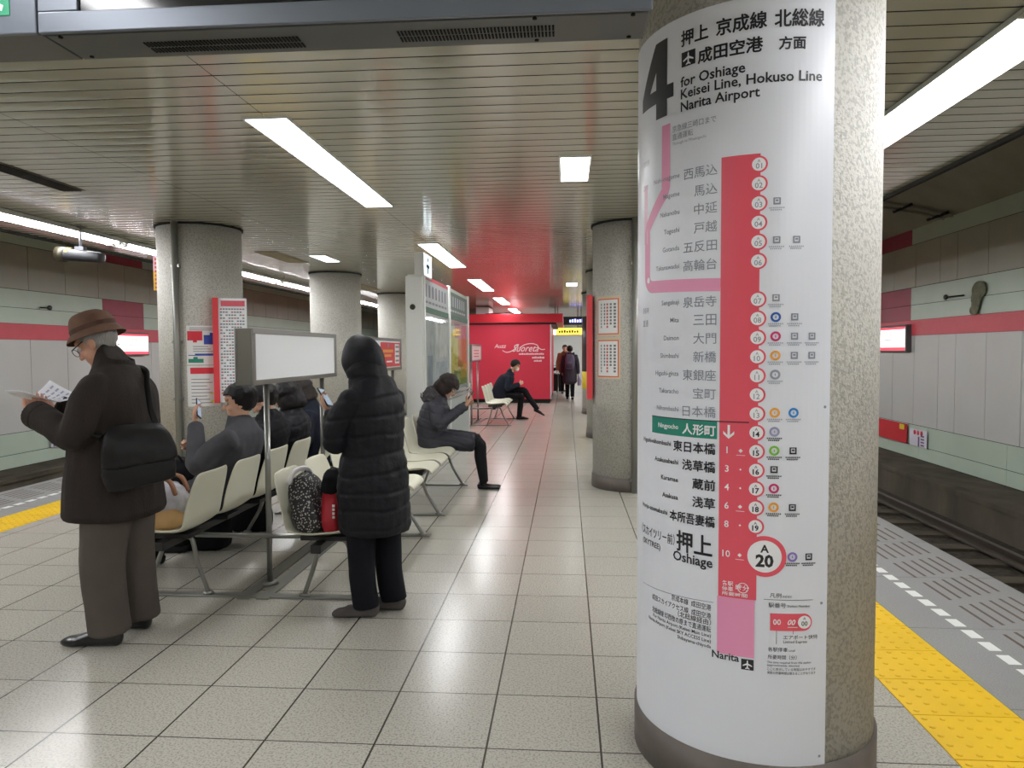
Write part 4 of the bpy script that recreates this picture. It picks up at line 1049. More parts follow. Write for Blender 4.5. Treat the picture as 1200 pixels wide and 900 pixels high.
def hair(c, F, style, s=1.0, grow=.012):
    M = frame(F); c = V(c); g = G(); nu, nv = 48, 28; R = (.079+grow*.8, .099+grow, .091+grow); keep = {}
    if style == 'bob': R = tuple(q+.009 for q in R)
    vs = []
    for i in range(nv+1):
        th = math.pi*i/nv
        for j in range(nu):
            ph = 2*math.pi*j/nu; p = V((R[0]*math.sin(th)*math.cos(ph), -.012+R[1]*math.sin(th)*math.sin(ph), .028+R[2]*math.cos(th)))
            if style in ('bob', 'long') and p.z < .02:
                k = 1.25 if style == 'bob' else 1.7
                p.z = .02+(p.z-.02)*k; f = 1.0+min(.25, (.02-p.z)*1.2); 
                if th > 2.2: f = max(f, 1.05)
                q = math.sqrt(max(0, 1-((i-nv*.55)/(nv*.45))**4)) if i > nv*.55 else 1
                rr = math.hypot(p.x/R[0], (p.y+.012)/R[1])
                if rr > 1e-4: p.x *= (.98*q)/rr*f*.95 if i < nv else 1; p.y = -.012+(p.y+.012)*((.98*q)/rr*f*.95 if i < nv else 1)
            p += p.normalized()*(.008*noise.noise(p*30+V((c.x, c.y, 0)))+.004*noise.noise(p*70))
            y, z = p.y, p.z
            if style == 'short': hl = .056 if y > .05 else (.056-(.05-y)*1.9 if y > .002 else -.036-(.002-y)*.85)
            elif style == 'bob': hl = .035 if y > .072 else (-.06 if y > .052 else -.128)
            else: hl = .050 if y > .055 else (-.02 if y > .035 else -.2)
            keep[len(vs)] = z > hl; vs.append(c+M @ (p*s))
    fs = []
    for i in range(nv):
        for j in range(nu):
            f = (i*nu+j, (i+1)*nu+j, (i+1)*nu+(j+1) % nu, i*nu+(j+1) % nu)
            if all(keep[k] for k in f): fs.append(f)
    g.add(vs, fs, 0, True)
    me = g.mesh('hair'); bm = bmesh.new(); bm.from_mesh(me); bmesh.ops.remove_doubles(bm, verts=bm.verts[:], dist=1e-5)
    bmesh.ops.delete(bm, geom=[v for v in bm.verts if not v.link_faces], context='VERTS')
    bmesh.ops.recalc_face_normals(bm, faces=bm.faces[:]); bm.to_mesh(me); bm.free()
    me.polygons.foreach_set('use_smooth', [True]*len(me.polygons))
    return me
def thick(o, t): 
    m = o.modifiers.new('s', 'SOLIDIFY'); m.thickness = t; m.offset = 0; return o

class Fig:
    """A person from joints in world space. f: facing angle vector; p(f, l, u) gives base + f forward + l left + u up."""
    def __init__(s, base, face):
        s.b = V(base); s.F = V((face[0], face[1], 0)).normalized(); s.L = V((-s.F.y, s.F.x, 0))
    def p(s, f, l, u): return s.b+s.F*f+s.L*l+V((0, 0, u))
def body_mesh(fg, spine, arms, legs, hd, hands, vox=.005, skinny=1.0, feet=True):
    """spine: list of (point, rx, ry); arms/legs: (a, b, c) point triples; hd: (centre, facing); hands: args for hand()"""
    g = G()
    g.loft([q[0] for q in spine], [q[1] for q in spine], [q[2] for q in spine], fg.L, 20, 4, .7)
    mid = spine[-2][0]
    for a, b, c in arms:
        a = a.lerp(V((mid.x, mid.y, a.z)), .25)-V((0, 0, .035)); g.chain([a, a.lerp(b, .5), b, b.lerp(c, .35), c], [.040, .042, .038, .038, .026], 12, 3)
    for a, b, c in legs: g.chain([a, a.lerp(b, .5), b, b.lerp(c, .3), c], [.085, .072, .054, .056, .038], 14, 3)
    if hd:
        nk = spine[-1][0]; g.chain([nk-V((0, 0, .06)), nk, hd[0]+V((0, 0, -.02))-V(hd[1]).normalized()*.02], [.056, .054, .052], 14, 3)
        head(g, hd[0], hd[1])
    for h in hands: hand(g, **h)
    me = union(g, vox, 3)
    return me
def eyes(par, c, F, s=1.0):
    M = frame(F); c = V(c)
    for k in (-1, 1):
        g = G().ell(c+M @ V((k*.031, .079, .004)), (.0125,)*3, None, 8)
        e = obj('eye', g, flat('eye_white', 205, 200, 195, rough=.2), par)
        obj('iris', G().ell(c+M @ V((k*.031, .0885, .003)), (.0055, .0045, .0055), M, 6), M_BLACK, e)
def shell(pieces, vox=.008, smooth=4): return union(pieces, vox, smooth)
def torso(g, fg, rings, sub=4, cap=.5, n=24, p=2.3): g.loft([q[0] for q in rings], [q[1] for q in rings], [q[2] for q in rings], fg.L, n, sub, cap, p=p)
def sleeve(g, pts, rs): g.chain(pts, rs, 16, 4, .7)

# ---- 1. the old man reading
f = Fig((-2.39, 3.60, 0), (-1, 0)); p = f.p
HC, HF = V((-2.435, 3.60, 1.555)), V((-.84, -.06, -.50))
shl, shr = p(-.06, .175, 1.36), p(-.06, -.175, 1.36)
ell_, elr = p(.0, .255, 1.10), p(.02, -.25, 1.10); wl, wr = p(.265, .16, 1.195), p(.30, -.08, 1.20)
anl, anr = p(-.04, .10, .09), p(-.06, -.13, .09)
spine = [(p(-.07, 0, .86), .15, .11), (p(-.05, 0, 1.0), .145, .115), (p(-.04, 0, 1.15), .155, .115), (p(-.05, 0, 1.32), .165, .10), (p(-.04, 0, 1.40), .10, .075), (p(-.02, 0, 1.44), .06, .06)]
hl = dict(w_=wl+V((-.01, .02, .01)), d=(-.45, .85, .35), n=(-.2, .1, .95), l=(-.4, -.2, .9), curl=.45)
hr = dict(w_=wr+V((-.05, -.01, .01)), d=(-.9, -.2, .15), n=(-.1, -.5, .8), l=(-.4, .2, .9), curl=.45)
me = body_mesh(f, spine, [(shl, ell_, wl), (shr, elr, wr)], [(p(-.07, .09, .86), p(-.03, .10, .47), anl), (p(-.07, -.09, .86), p(-.05, -.12, .47), anr)], (HC, HF), [hl, hr])
P1 = obj('person', me, M_SKIN2, None, f.b, label='elderly man in brown hat and dark coat standing reading a leaflet', cat='person')
eyes(P1, HC, HF)
g = G(); torso(g, f, [(p(-.03, 0, .685), .245, .225), (p(-.03, 0, .80), .24, .215), (p(-.04, 0, 1.0), .235, .20), (p(-.05, 0, 1.18), .235, .19), (p(-.065, 0, 1.30), .225, .165), (p(-.06, 0, 1.385), .165, .115), (p(-.05, 0, 1.43), .105, .085)])
sleeve(g, [shl+V((.0, .03, -.03)), shl.lerp(ell_, .5)+V((.02, -.02, 0)), ell_, ell_.lerp(wl, .5), wl], [.085, .088, .080, .072, .066])
sleeve(g, [shr+V((.0, -.03, -.03)), shr.lerp(elr, .5)+V((.02, .02, 0)), elr, elr.lerp(wr, .5), wr], [.085, .088, .080, .072, .066])
me = wrinkle(shell(g), .011, 7, (1, 1, .4), 1)
for v in me.vertices:
    if v.co.z < .66: v.co.z = .66+(v.co.z-.66)*.2
co = obj('coat', me, M_CORD, P1)
g = G().loft([p(-.05, 0, 1.385), p(-.05, 0, 1.43), p(-.055, 0, 1.485), p(-.06, 0, 1.495)], [.135, .108, .092, .086], [.118, .10, .09, .084], f.L, 24, 3, .1); obj('collar', wrinkle(shell(g, .006, 3), .003, 12), M_CORD, co)
for w_, nm in ((wl, 'l'), (wr, 'r')):
    e = ell_ if nm == 'l' else elr; d_ = (w_-e).normalized()
    obj('cuff', shell(G().loft([w_-d_*.045, w_+d_*.012], [.073, .072], [.073, .072], None, 18, 2, .1), .006, 2), M_CORD, co)
g = G()
for k, (a, kn) in enumerate(((anl, (-.02, .105, .45)), (anr, (-.05, -.12, .45)))):
    s_ = 1 if k == 0 else -1
    g.loft([p(-.05, .09*s_, .92), p(-.05, .10*s_, .70), p(*kn), p(kn[0]-.01, kn[1], .25), V((a.x+.005, a.y, .075))], [.115, .112, .098, .090, .092], [.125, .118, .102, .098, .102], f.L, 18, 5, .15)
g.loft([p(-.05, 0, .84), p(-.05, 0, .95)], [.19, .18], [.14, .14], f.L, 18, 2, .4)
obj('trousers', wrinkle(shell(g, .008, 4), .008, 9, (1, 1, .35), 3), M_TROUS, P1)
for a in (anl, anr): obj('shoe', shoe((a.x, a.y, 0), (-1, -.04 if a is anl else .06), .305, .05, .085), flat('shoe_leather', 20, 20, 22, rough=.28), P1)
hh = hair(HC, HF, 'short', 1.0, .006); obj('hair', hh, M_HAIRG, P1); thick(bpy.data.objects[-1] if False else P1.children[-1], .008)
# hat: bucket crown with a dipped brim
M = frame(HF+V((0, 0, .18))); hc = HC+M @ V((0, -.012, .062))
g = G(); n = 40
crown = [(.0, .098, .114), (.03, .099, .112), (.065, .092, .102), (.088, .083, .090), (.098, .066, .072), (.097, .03, .034), (.094, .001, .001)]
vs = [hc+M @ V((rx*math.cos(2*math.pi*j/n), ry*math.sin(2*math.pi*j/n)*(1.0), z-.010*math.exp(-((rx*math.cos(2*math.pi*j/n))/.03)**2)*(z > .08))) for z, rx, ry in crown for j in range(n)]
g.add(vs, [(i*n+j, i*n+(j+1) % n, (i+1)*n+(j+1) % n, (i+1)*n+j) for i in range(len(crown)-1) for j in range(n)], 0, True)
brim = [(.004, .098, .114), (-.012, .112, .128), (-.030, .124, .141), (-.040, .129, .147)]
vs = [hc+M @ V((rx*math.cos(2*math.pi*j/n), ry*math.sin(2*math.pi*j/n), z+.006*math.sin(2*math.pi*j/n)*(rx > .11)+.004*math.sin(6*math.pi*j/n)*(rx > .13))) for z, rx, ry in brim for j in range(n)]
g.add(vs, [(i*n+j, (i+1)*n+j, (i+1)*n+(j+1) % n, i*n+(j+1) % n) for i in range(len(brim)-1) for j in range(n)], 0, True)
ht = obj('hat', g, M_HAT, P1); thick(ht, .005); m = ht.modifiers.new('u', 'SUBSURF'); m.levels = 1; m.render_levels = 1
g = G(); vs = [hc+M @ V(((.1005+.0005*k)*math.cos(2*math.pi*j/n), .1155*math.sin(2*math.pi*j/n), z)) for k, z in enumerate((.004, .026)) for j in range(n)]
g.add(vs, [(j, (j+1) % n, n+(j+1) % n, n+j) for j in range(n)], 0, True); obj('hat_band', g, mat('hat_band', srgb(80, 58, 48), .8), ht)
M = frame(HF); T = lambda x, y, z: HC+M @ V((x, y, z)); g = G()
for k in (-1, 1):
    g.chain([T(k*.080, -.02, .012), T(k*.080, .02, .018), T(k*.066, .098, .010)], [.0028]*3, 6, 3)
    P = [T(k*.034+.026*math.cos(a), .104, -.002+.02*math.sin(a)) for a in [2*math.pi*i/16 for i in range(17)]]; g.chain(P, [.0018]*17, 6, 1)
g.rod(T(-.009, .106, .004), T(.009, .106, .004), .0018); obj('glasses', g, M_BLACK, P1)
# his shoulder bag and leaflet
bg = empty('shoulder_bag', p(-.20, .27, .84), 'black leather bag slung at the hatted old man\'s hip', 'bag')
BD = (f.F*.80+f.L*.50+V((0, 0, .16))).normalized()
g = G().loft([p(-.305, .20, .86), p(-.295, .205, .93), p(-.275, .195, 1.05), p(-.265, .18, 1.12)], [.155, .165, .15, .125], [.045, .055, .05, .03], BD, 24, 4, .3, p=3.4)
obj('bag_body', wrinkle(shell(g, .007, 3), .006, 11, (1, 1, 1), 5), M_LEATHER, bg)
g = G().loft([p(-.315, .225, .965), p(-.305, .225, 1.04), p(-.285, .205, 1.10), p(-.265, .185, 1.135)], [.167, .162, .142, .12], [.045, .045, .045, .03], BD, 24, 4, .2, p=3.4)
obj('flap', wrinkle(shell(g, .007, 3), .005, 10, (1, 1, 1), 6), M_LEATHER, bg)
g = G(); 
path = [p(-.35, .10, 1.08), p(-.285, .07, 1.20), p(-.235, .02, 1.33), p(-.18, -.06, 1.405), p(-.07, -.12, 1.425), p(.05, -.09, 1.37), p(.13, .05, 1.24), p(.10, .20, 1.16), p(-.02, .255, 1.13), p(-.14, .25, 1.10)]
g.loft(path, [.017]*10, [.006]*10, None, 10, 5, .1); obj('strap', g, M_LEATHER, bg)
obj('buckle', G().obox(p(-.335, .105, 1.12), f.F*.012, f.L*.02, V((0, 0, .026))), M_CHROME, bg, bevel=.003)
obj('zip', G().chain([p(-.22, .298, 1.03), p(-.24, .296, 1.018), p(-.26, .288, 1.01)], [.005]*3, 6, 3), M_CHROME, bg)
lf_ = empty('leaflet', (-2.76, 3.55, 1.27), 'white printed leaflet held open in the old man\'s hands', 'leaflet')
g = G(); tx = G(); N1, N2 = 12, 8
def lp(u, v, h=0): # u across Y, v away from him
    a = abs(u-.5)*2
    return V((-2.625-.17*v-.04*(1-u), 3.46+.27*u, 1.258+.06*v*(.4+.6*u)-.035*(1-a)*0.6+.03*a*a+h+.012*math.sin(v*3+u*4)))
g.add([lp(i/N1, j/N2) for i in range(N1+1) for j in range(N2+1)], [(i*(N2+1)+j, i*(N2+1)+j+1, (i+1)*(N2+1)+j+1, (i+1)*(N2+1)+j) for i in range(N1) for j in range(N2)], 0, True)
thick(obj('sheet', g, flat('leaflet_paper', 225, 226, 232), lf_), .002)
for i in range(9):
    for k in range(5):
        u, v = .07+.1*i, .1+.17*k
        if abs(u-.5) < .04: continue
        tx.add([lp(u, v, .0025), lp(u+.07, v, .0025), lp(u+.07, v+.06, .0025), lp(u, v+.06, .0025)], [(0, 1, 2, 3)])
obj('print', tx, flat('leaflet_print', 160, 166, 186), lf_)

# ---- 2. the woman in the long hooded puffer coat
f = Fig((-1.10, 4.04, 0), (-.86, .50)); p = f.p
HC, HF = p(.085, 0, 1.43), V((f.F.x, f.F.y, -.45))
shl, shr = p(0, .152, 1.26), p(0, -.152, 1.26)
ell_, elr = p(.10, .195, 1.0), p(.08, -.19, 1.0); wl, wr = V((-1.345, 4.07, 1.13)), p(.30, -.06, 1.10)
anl, anr = p(.0, .07, .085), p(-.05, -.10, .085)
spine = [(p(-.01, 0, .80), .15, .11), (p(0, 0, .95), .125, .10), (p(.0, 0, 1.1), .135, .10), (p(0, 0, 1.24), .145, .09), (p(.0, 0, 1.30), .085, .07), (p(.01, 0, 1.33), .052, .052)]
PD = V((-.55, .30, .75)).normalized(); PN = (HC-wl).normalized(); PN = (PN-PD*PN.dot(PD)).normalized(); PW = wl+V((-.02, .02, .02))
hl = dict(w_=PW, d=tuple(PD), n=tuple(PN), l=tuple(f.L), curl=.42, s=.9)
hr = dict(w_=wr, d=tuple(f.F*.8+V((0, 0, .5))), n=tuple(f.L), l=(0, 0, 1), curl=.7, s=.9)
me = body_mesh(f, spine, [(shl, ell_, wl), (shr, elr, wr)], [(p(0, .08, .80), p(.02, .08, .44), anl), (p(0, -.08, .80), p(-.01, -.09, .44), anr)], (HC, HF), [hl, hr], .005)
P2 = obj('person', me, M_SKIN, None, f.b, label='woman in long black hooded puffer coat standing with her back turned', cat='person')
eyes(P2, HC, HF)
g = G(); torso(g, f, [(p(-.01, 0, .505), .198, .20), (p(0, 0, .68), .200, .195), (p(.0, 0, .85), .188, .18), (p(0, 0, .95), .176, .16), (p(.0, 0, 1.10), .188, .16), (p(0, 0, 1.22), .180, .148), (p(.005, 0, 1.295), .15, .125), (p(.02, 0, 1.33), .118, .112), (p(.03, 0, 1.36), .112, .11), (p(.045, 0, 1.405), .112, .112)])
sleeve(g, [shl+V((0, 0, -.02)), shl.lerp(ell_, .5)+f.L*.02, ell_, ell_.lerp(wl, .5), wl], [.078, .079, .071, .064, .057])
sleeve(g, [shr+V((0, 0, -.02)), shr.lerp(elr, .5)-f.L*.02, elr, elr.lerp(wr, .5), wr], [.078, .079, .071, .064, .057])
me = shell(g, .007, 5); wrinkle(me, .007, 8, (1, 1, .6), 2); quilt(me, lambda c: c.z+.10*((c-p(0, 0, 0)).dot(f.L)), .105, .006, .012, .03)
for v in me.vertices:
    if v.co.z < .485: v.co.z = .485+(v.co.z-.485)*.2
co = obj('puffer_coat', me, M_NAVYPUFF, P2)
M = frame(HF); g = G(); nu, nv = 40, 24; vs = []; keep = {}
for i in range(nv+1):
    th = math.pi*i/nv
    for j in range(nu):
        ph = 2*math.pi*j/nu; q = V((.099*math.sin(th)*math.cos(ph), -.018+.126*math.sin(th)*math.sin(ph), .012+.145*math.cos(th)))
        q *= 1+.05*noise.noise(q*14); keep[len(vs)] = q.y < .058+.02*(q.z > .1); vs.append(HC+M @ q)
g.add(vs, [(i*nu+j, (i+1)*nu+j, (i+1)*nu+(j+1) % nu, i*nu+(j+1) % nu) for i in range(nv) for j in range(nu) if keep[i*nu+j] and keep[(i+1)*nu+j] and keep[(i+1)*nu+(j+1) % nu]], 0, True)
thick(obj('hood', g, M_NAVYPUFF, co), .018)
g = G()
for k, (a, kn) in enumerate(((anl, (.02, .085, .44)), (anr, (-.01, -.095, .44)))):
    s_ = 1 if k == 0 else -1
    g.loft([p(0, .085*s_, .82), p(0, .09*s_, .62), p(*kn), p(kn[0]-.01, kn[1], .22), V((a.x, a.y, .06))], [.10, .095, .080, .072, .070], [.11, .10, .085, .078, .076], f.L, 18, 5, .15)
obj('trousers', wrinkle(shell(g, .008, 4), .006, 10, (1, 1, .35), 4), M_JEAN, P2)
for a, d in ((anl, (-1, -.08)), (anr, (-.95, .1))): obj('shoe', shoe((a.x, a.y, 0), d, .25, .044, .06), M_SUEDE, P2)
obj('hair', hair(HC, HF, 'bob'), M_HAIR, P2)
ph = empty('smartphone', wl+V((-.08, .06, .06)), 'phone in the standing hooded woman\'s raised hand', 'phone')
def phone(t, c, d, n, s=1):
    d = V(d).normalized(); n = V(n).normalized(); l = d.cross(n).normalized(); n = l.cross(d); c = V(c)
    obj('phone_body', G().obox(c, d*.07*s, l*.035*s, n*.004), M_BLACK, t, bevel=.003)
    obj('screen', G().obox(c+n*.0045, d*.062*s, l*.031*s, n*.0005), emitter('phone_screen', (.45, .55, .7, 1), .22), t)
phone(ph, PW+PD*.095+PN*.024, PD, PN, .95)

# ---- seated figures: generic builder
def seated(base, face, label, coat, trous, shoes, hairm, style='short', lean=0.0, hz=1.155, hf_=.0, hdn=-.35, sz=.445, arms=None, depth=1.0, knee=(.44, .09), foot=(.50, .10), quilted=False, vox=.006, coatlen=.16, wid=1.0, slv=1.0, near=True, cross=False, hside=0.0, shoe_low=False, ph=None, skirt=False, hy=0.0):
    """base: point on the floor under the hips; the pelvis sits on the seat at height sz"""
    f = Fig(base, face); p = f.p
    pel = p(0, 0, sz+.10); ch = p(lean*.55-.03, 0, sz+.36); sh = p(lean-.03, 0, sz+.50); nk = p(lean+.0, hside*.4, sz+.575)
    HC = p(lean+.05+hf_, hside, hz); HF = f.F+f.L*hy+V((0, 0, hdn))
    spine = [(p(0, 0, sz+.05), .155*wid, .11), (pel, .15*wid, .11), (p(lean*.25-.03, 0, sz+.22), .135*wid, .105), (ch, .15*wid, .11), (sh, .155*wid, .085), (nk, .06, .06)]
    shl = p(lean-.02, .165*wid, sz+.50); shr = p(lean-.02, -.165*wid, sz+.50)
    A = arms or ((p(lean*.7+.04, .23, sz+.25), p(lean*.6+.27, .10, sz+.32)), (p(lean*.7+.04, -.23, sz+.25), p(lean*.6+.27, -.10, sz+.32)))
    (el1, w1), (el2, w2) = A
    hp = [(p(0, .09, sz+.085), p(knee[0], knee[1], sz+.055), p(foot[0], foot[1], .085)), (p(0, -.09, sz+.085), p(knee[0], -knee[1], sz+.055), p(foot[0], -foot[1], .085))]
    sd = [f.F, f.F]
    if cross: # right leg planted, left leg crossed over it
        hp[0] = (p(0, .09, sz+.085), p(knee[0]+.04, -.02, sz+.20), p(knee[0]+.36, -.06, .235)); sd[0] = (f.F*1+V((0, 0, 0)))
    hands = []
    for w_, e, sgn in ((w1, el1, 1), (w2, el2, -1)):
        d = (w_-e).normalized()
        if ph is not None and (sgn == 1) == (ph == 0):
            n_ = (HC-w_).normalized(); dd = (d+V((0, 0, .35))).normalized(); n_ = (n_-dd*n_.dot(dd)).normalized(); f.ph = (w_+d*.035+dd*.105+n_*.024, dd, n_)
            hands.append(dict(w_=w_+d*.035, d=tuple(dd), n=tuple(n_), l=tuple(f.L*sgn), curl=.42, s=.95)); continue
        hands.append(dict(w_=w_+d*.035, d=tuple(d+V((0, 0, .25))), n=tuple(f.L*-sgn+V((0, 0, .2))), l=tuple(V((0, 0, 1))-f.F*.2), curl=.75, s=.95))
    me = body_mesh(f, spine, [(shl, el1, w1), (shr, el2, w2)], hp, (HC, HF), hands, vox)
    P = obj('person', me, M_SKIN, None, f.b, label=label, cat='person')
    if near: eyes(P, HC, HF)
    g = G()
    torso(g, f, [(p(-.01, 0, sz+.02), .205*wid, .165*depth), (p(-.01, 0, sz+.12), .20*wid, .165*depth), (p(lean*.25-.03, 0, sz+.24), .19*wid, .16*depth), (ch, .20*wid, .16*depth), (p(lean*.9-.03, 0, sz+.465), .195*wid, .135*depth), (p(lean-.015, 0, sz+.545), .125*wid, .10), (nk+V((0, 0, .02)), .082, .08)])
    g.loft([nk+V((0, 0, -.04)), nk+V((0, 0, .03)), nk.lerp(HC, .28)+V((0, 0, -.01))], [.105, .084, .076], [.095, .082, .076], f.L, 20, 3, .2)
    for a, e, w_ in ((shl, el1, w1), (shr, el2, w2)): sleeve(g, [a+V((0, 0, -.02)), a.lerp(e, .5), e, e.lerp(w_, .5), w_], [q*slv for q in (.078, .076, .068, .060, .054)])
    if coatlen > 0:
        for a, k_, an in hp:
            L_ = (k_-a).length; q = min(1, coatlen/L_); 
            g.chain([a+V((0, 0, .01)), a.lerp(k_, q*.5)+V((0, 0, .01)), a.lerp(k_, q)+V((0, 0, .008))], [.115, .110, .100], 14, 3, .3)
    me = shell(g, .008, 4); wrinkle(me, .008, 8, (1, 1, .6), sum(map(ord, label)) % 17)
    if quilted: quilt(me, lambda c: c.z+.25*(c-f.b).dot(f.F), .095, .006, .012, .03)
    co = obj('coat', me, coat, P)
    g = G()
    if skirt: g.chain([hp[0][0].lerp(hp[1][0], .5)+V((0, 0, .01)), hp[0][1].lerp(hp[1][1], .5)+V((0, 0, .015))], [.165, .135], 18, 3, .3, flat=.62, side=f.L)
    for a, k_, an in hp:
        g.chain([a, a.lerp(k_, .5), k_, k_.lerp(an, .35), an+V((0, 0, -.02))], [.098, .088, .072, .066, .056] if not skirt else [.09, .075, .058, .060, .040], 16, 4, .3)
    obj('trousers' if not skirt else 'tights', wrinkle(shell(g, .008, 4), .005 if not skirt else .001, 10, (1, 1, .5), 5), trous, P)
    for i, (a, k_, an) in enumerate(hp):
        sm = shoe((an.x, an.y, an.z-.085), sd[i], .26 if not shoe_low else .235, .045, .07, low=shoe_low)
        if cross and i == 0:
            R_ = Matrix.Translation(an) @ Matrix.Rotation(.45, 4, V((f.L.x, f.L.y, 0))) @ Matrix.Translation(-an); sm.transform(R_)
        obj('shoe', sm, shoes, P)
    ho = obj('hair', hair(HC, HF, style), hairm, P); thick(ho, .010)
    return P, f, HC, HF, co, (w1, w2)
# 3. the man in the charcoal coat with the phone
fg3 = Fig((-2.33, 4.78, 0), (-1, .0)); p = fg3.p
P3, f3, HC3, HF3, co3, w3 = seated((-2.40, 4.78, 0), (-1, 0), 'man in charcoal grey coat on the left bench holding up a phone', M_GREYWOOL, M_BLK, M_LEATHER, M_HAIR, 'short', lean=-.17, hz=1.165, hf_=-.055, hy=.32, ph=0, hdn=-.18, wid=1.12, depth=.95, arms=((p(.06, .27, .77), p(.155, .10, 1.00)), (p(.06, -.27, .76), p(.24, -.12, .82))), foot=(.52, .11), coatlen=.3, vox=.005)
ph = empty('smartphone', f3.ph[0], 'phone held up by the man in the charcoal coat', 'phone')
phone(ph, *f3.ph, .95)
# 4-5. two people in dark coats leaning forward
P4 = seated((-2.41, 5.30, 0), (-1, -.02), 'person in black coat bent forward beside the man in charcoal coat', M_BLK, M_BLK, M_LEATHER, M_HAIR, 'short', lean=-.16, hz=1.14, hf_=-.02, hdn=-.7, wid=1.15, depth=1.0, quilted=True)
P5 = seated((-2.40, 5.78, 0), (-1, .05), 'person in dark navy puffer jacket, farthest on the near left bench', M_NAVYPUFF, M_BLK, M_LEATHER, M_HAIR, 'bob', lean=-.14, hz=1.13, hf_=-.03, hdn=-.4, wid=1.1, depth=1.0, quilted=True)
# 6. woman looking down, beyond the sign post
P6 = seated((-2.36, 6.52, 0), (-.95, -.3), 'dark haired woman with bowed face seen between signboard post and hooded woman', M_NAVY, M_BLK, M_LEATHER, M_HAIRB, 'bob', lean=.02, hz=1.135, hf_=.02, hdn=-.45)
# 7. woman in grey puffer on the right row
fg7 = Fig((-1.50, 7.86, 0), (1, 0)); p = fg7.p
P7, f7, HC7, HF7, co7, w7 = seated((-1.465, 7.86, 0), (1, 0), 'woman in grey puffer coat sitting on the right row using a phone', M_GREYPUFF, M_TIGHTS, M_LEATHER, M_HAIRB, 'bob', ph=1, lean=.075, hz=1.12, hf_=.04, hdn=-.85, wid=1.05, depth=1.0, arms=((p(.14, .24, .74), p(.38, .10, .90)), (p(.14, -.24, .72), p(.38, -.08, .90))), knee=(.50, .06), foot=(.56, .055), quilted=True, coatlen=.45, skirt=True, shoe_low=True, vox=.006)
g = G().loft([p(.0, 0, .985), p(.02, 0, 1.03), p(-.01, 0, 1.06)], [.14, .155, .11], [.11, .12, .08], fg7.L, 20, 3, .6); obj('fur_hood', wrinkle(shell(g, .007, 3), .014, 26, (1, 1, 1), 3), mat('fur_grey', srgb(70, 68, 70), .95, var=.3, vscale=40, bump=.8, bscale=160), co7)
ph = empty('smartphone', f7.ph[0], 'phone in the hands of the woman in the grey puffer coat', 'phone'); phone(ph, *f7.ph, .95)
# 8. masked man on the far bench
P8, f8, HC8, HF8, co8, w8 = seated((-1.46, 15.98, 0), (1, 0), 'masked man in navy jacket with crossed legs before the red kiosk', M_NAVY, M_BLK, M_LEATHER, M_HAIR, 'short', lean=.22, hz=1.19, hf_=.06, hdn=-.55, wid=1.2, depth=1.15, cross=True, knee=(.46, .09), foot=(.42, .09), near=False, vox=.009, coatlen=.1)
M = frame(HF8); g = G().ell(HC8+M @ V((0, .072, -.055)), (.054, .046, .046), M, 10); obj('face_mask', g, M_PAPER, P8)
P11 = seated((-.72, 27.2, 0), (1, -.1), 'far person sitting beside a black suitcase past the kiosk corner', M_BLK, M_BLK, M_LEATHER, M_HAIR, 'short', lean=.08, hz=1.24, hdn=-.3, near=False, vox=.01, sz=.52)
g = empty('stool', (-.72, 27.2, 0), 'plain stool under the far sitting person past the kiosk', 'stool'); obj('seat', G().box(-.95, -.5, 26.98, 27.42, .44, .50), M_STEEL, g, bevel=.02)
for a in (-.9, -.55):
    for b in (27.03, 27.37): obj('leg', G().rod((a, b, 0), (a, b, .45), .02), M_STEEL, g)
sc_ = empty('suitcase', (-.42, 26.4, 0), 'black suitcase on the floor past the kiosk corner', 'suitcase'); obj('shell', G().box(-.62, -.30, 26.3, 26.55, .05, .68), M_BLACK, sc_, bevel=.04, seg=3); obj('handle', G().chain([(-.55, 26.5, .68), (-.55, 26.5, .95), (-.37, 26.5, .95), (-.37, 26.5, .68)], [.012]*4, 8, 3), M_STEEL, sc_)
for x in (-.58, -.34): obj('wheel', G().loft([(x, 26.40, .03), (x, 26.45, .03)], [.03]*2, [.03]*2, (1, 0, 0), 14, 1, 0), M_BLACK, sc_)
